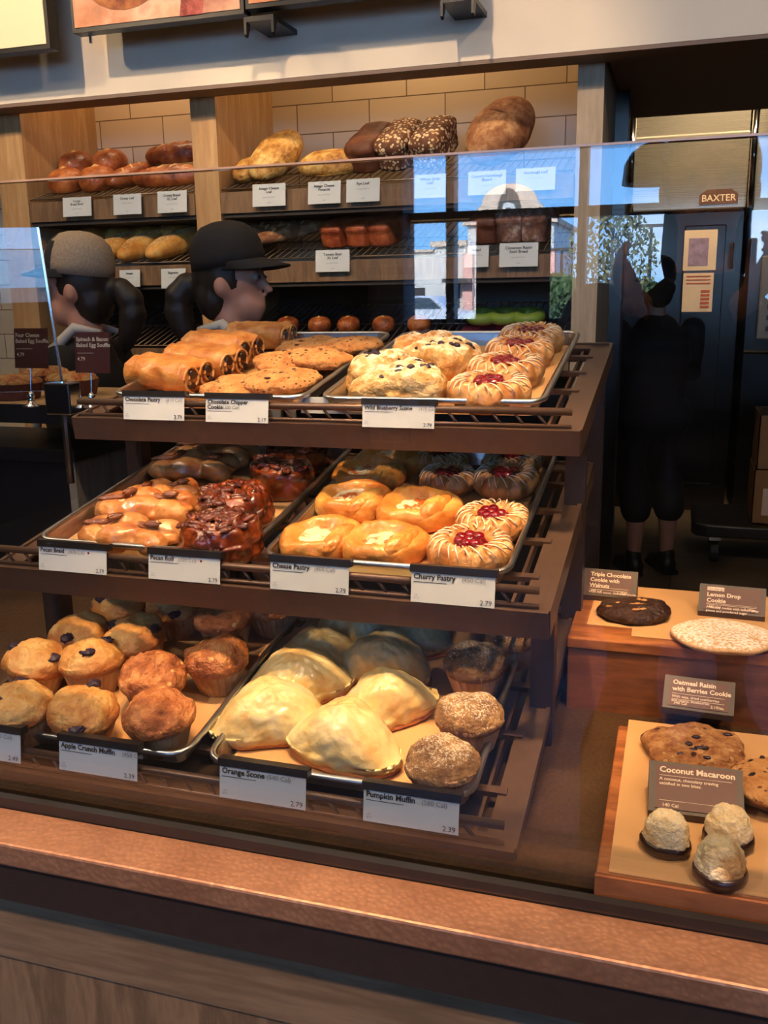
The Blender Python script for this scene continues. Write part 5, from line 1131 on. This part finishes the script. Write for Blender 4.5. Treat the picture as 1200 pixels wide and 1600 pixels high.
# shelf cards
def shelf_card(tl, br, title, sub, label, grp='white bread cards on the shelves'):
    Yc = YB - .02; a = aY(*tl, Yc); b_ = aY(*br, Yc); w_, h_ = b_.x - a.x, a.z - b_.z
    t = thing('bread_card', label, 'price card', (a.x, Yc, b_.z), RX(radians(-6)), grp)
    cd_ = MB().box(0, w_, 0, .0015, 0, h_).build('card', WHITEC, t); MB().box(w_ * .1, w_ * .9, .0016, .02, h_ - .01, h_ - .002).build('clip', WIRE, t)
    L_ = []; y = h_ * .74
    for s in title: L_.append((s, w_ / 2, y, h_ * .17, 'CENTER', .02)); y -= h_ * .16
    letters(L_, cd_, INK, T(0, -.0006, 0) @ RX(pi / 2))
    letters([(sub, w_ / 2, y - .004, h_ * .09, 'CENTER', 0), ('4.99', w_ / 2, h_ * .12, h_ * .09, 'CENTER', 0)], cd_, GREYINK, T(0, -.0006, 0) @ RX(pi / 2))
for tl, br, ti, lab in (((96, 309), (143, 337), ['Crusty', 'Bread Bowl'], 'first, under the round loaves'), ((175, 304), (221, 334), ['Crusty Loaf'], 'second, under the pointing loaf'), ((244, 299), (292, 331), ['Crusty Bread', 'XL Loaf'], 'third, beside the centre divider'),
                        ((393, 288), (446, 321), ['Asiago Cheese', 'Loaf'], 'reading Asiago Cheese Loaf'), ((480, 284), (532, 317), ['Asiago Cheese', 'Focaccia'], 'reading Asiago Cheese Focaccia'), ((540, 280), (593, 314), ['Rye Loaf'], 'reading Rye Loaf'),
                        ((647, 273), (696, 308), ['Whole Grain', 'Loaf'], 'reading Whole Grain Loaf'), ((731, 268), (790, 303), ['Country Sourdough', 'Batard'], 'reading Country Sourdough'), ((806, 263), (867, 296), ['Sourdough Loaf'], 'reading Sourdough Loaf'),
                        ((185, 422), (219, 448), ['Hoagie'], 'lower shelf of the left bay, left'), ((250, 420), (290, 450), ['Baguette'], 'lower shelf of the left bay, right'), ((492, 391), (546, 424), ['Tomato Basil', 'XL Loaf'], 'reading Tomato Basil XL Loaf'),
                        ((725, 384), (763, 417), ['Bread'], 'lower shelf of the centre bay, half hidden'), ((780, 380), (840, 416), ['Cinnamon Raisin', 'Swirl Bread'], 'reading Cinnamon Raisin Swirl Bread')):
    shelf_card(tl, br, ti, 'per loaf 130 Cal', 'white bread card ' + lab)
for o in list(bpy.data.objects):
    if '_k' in o: del o['_k']
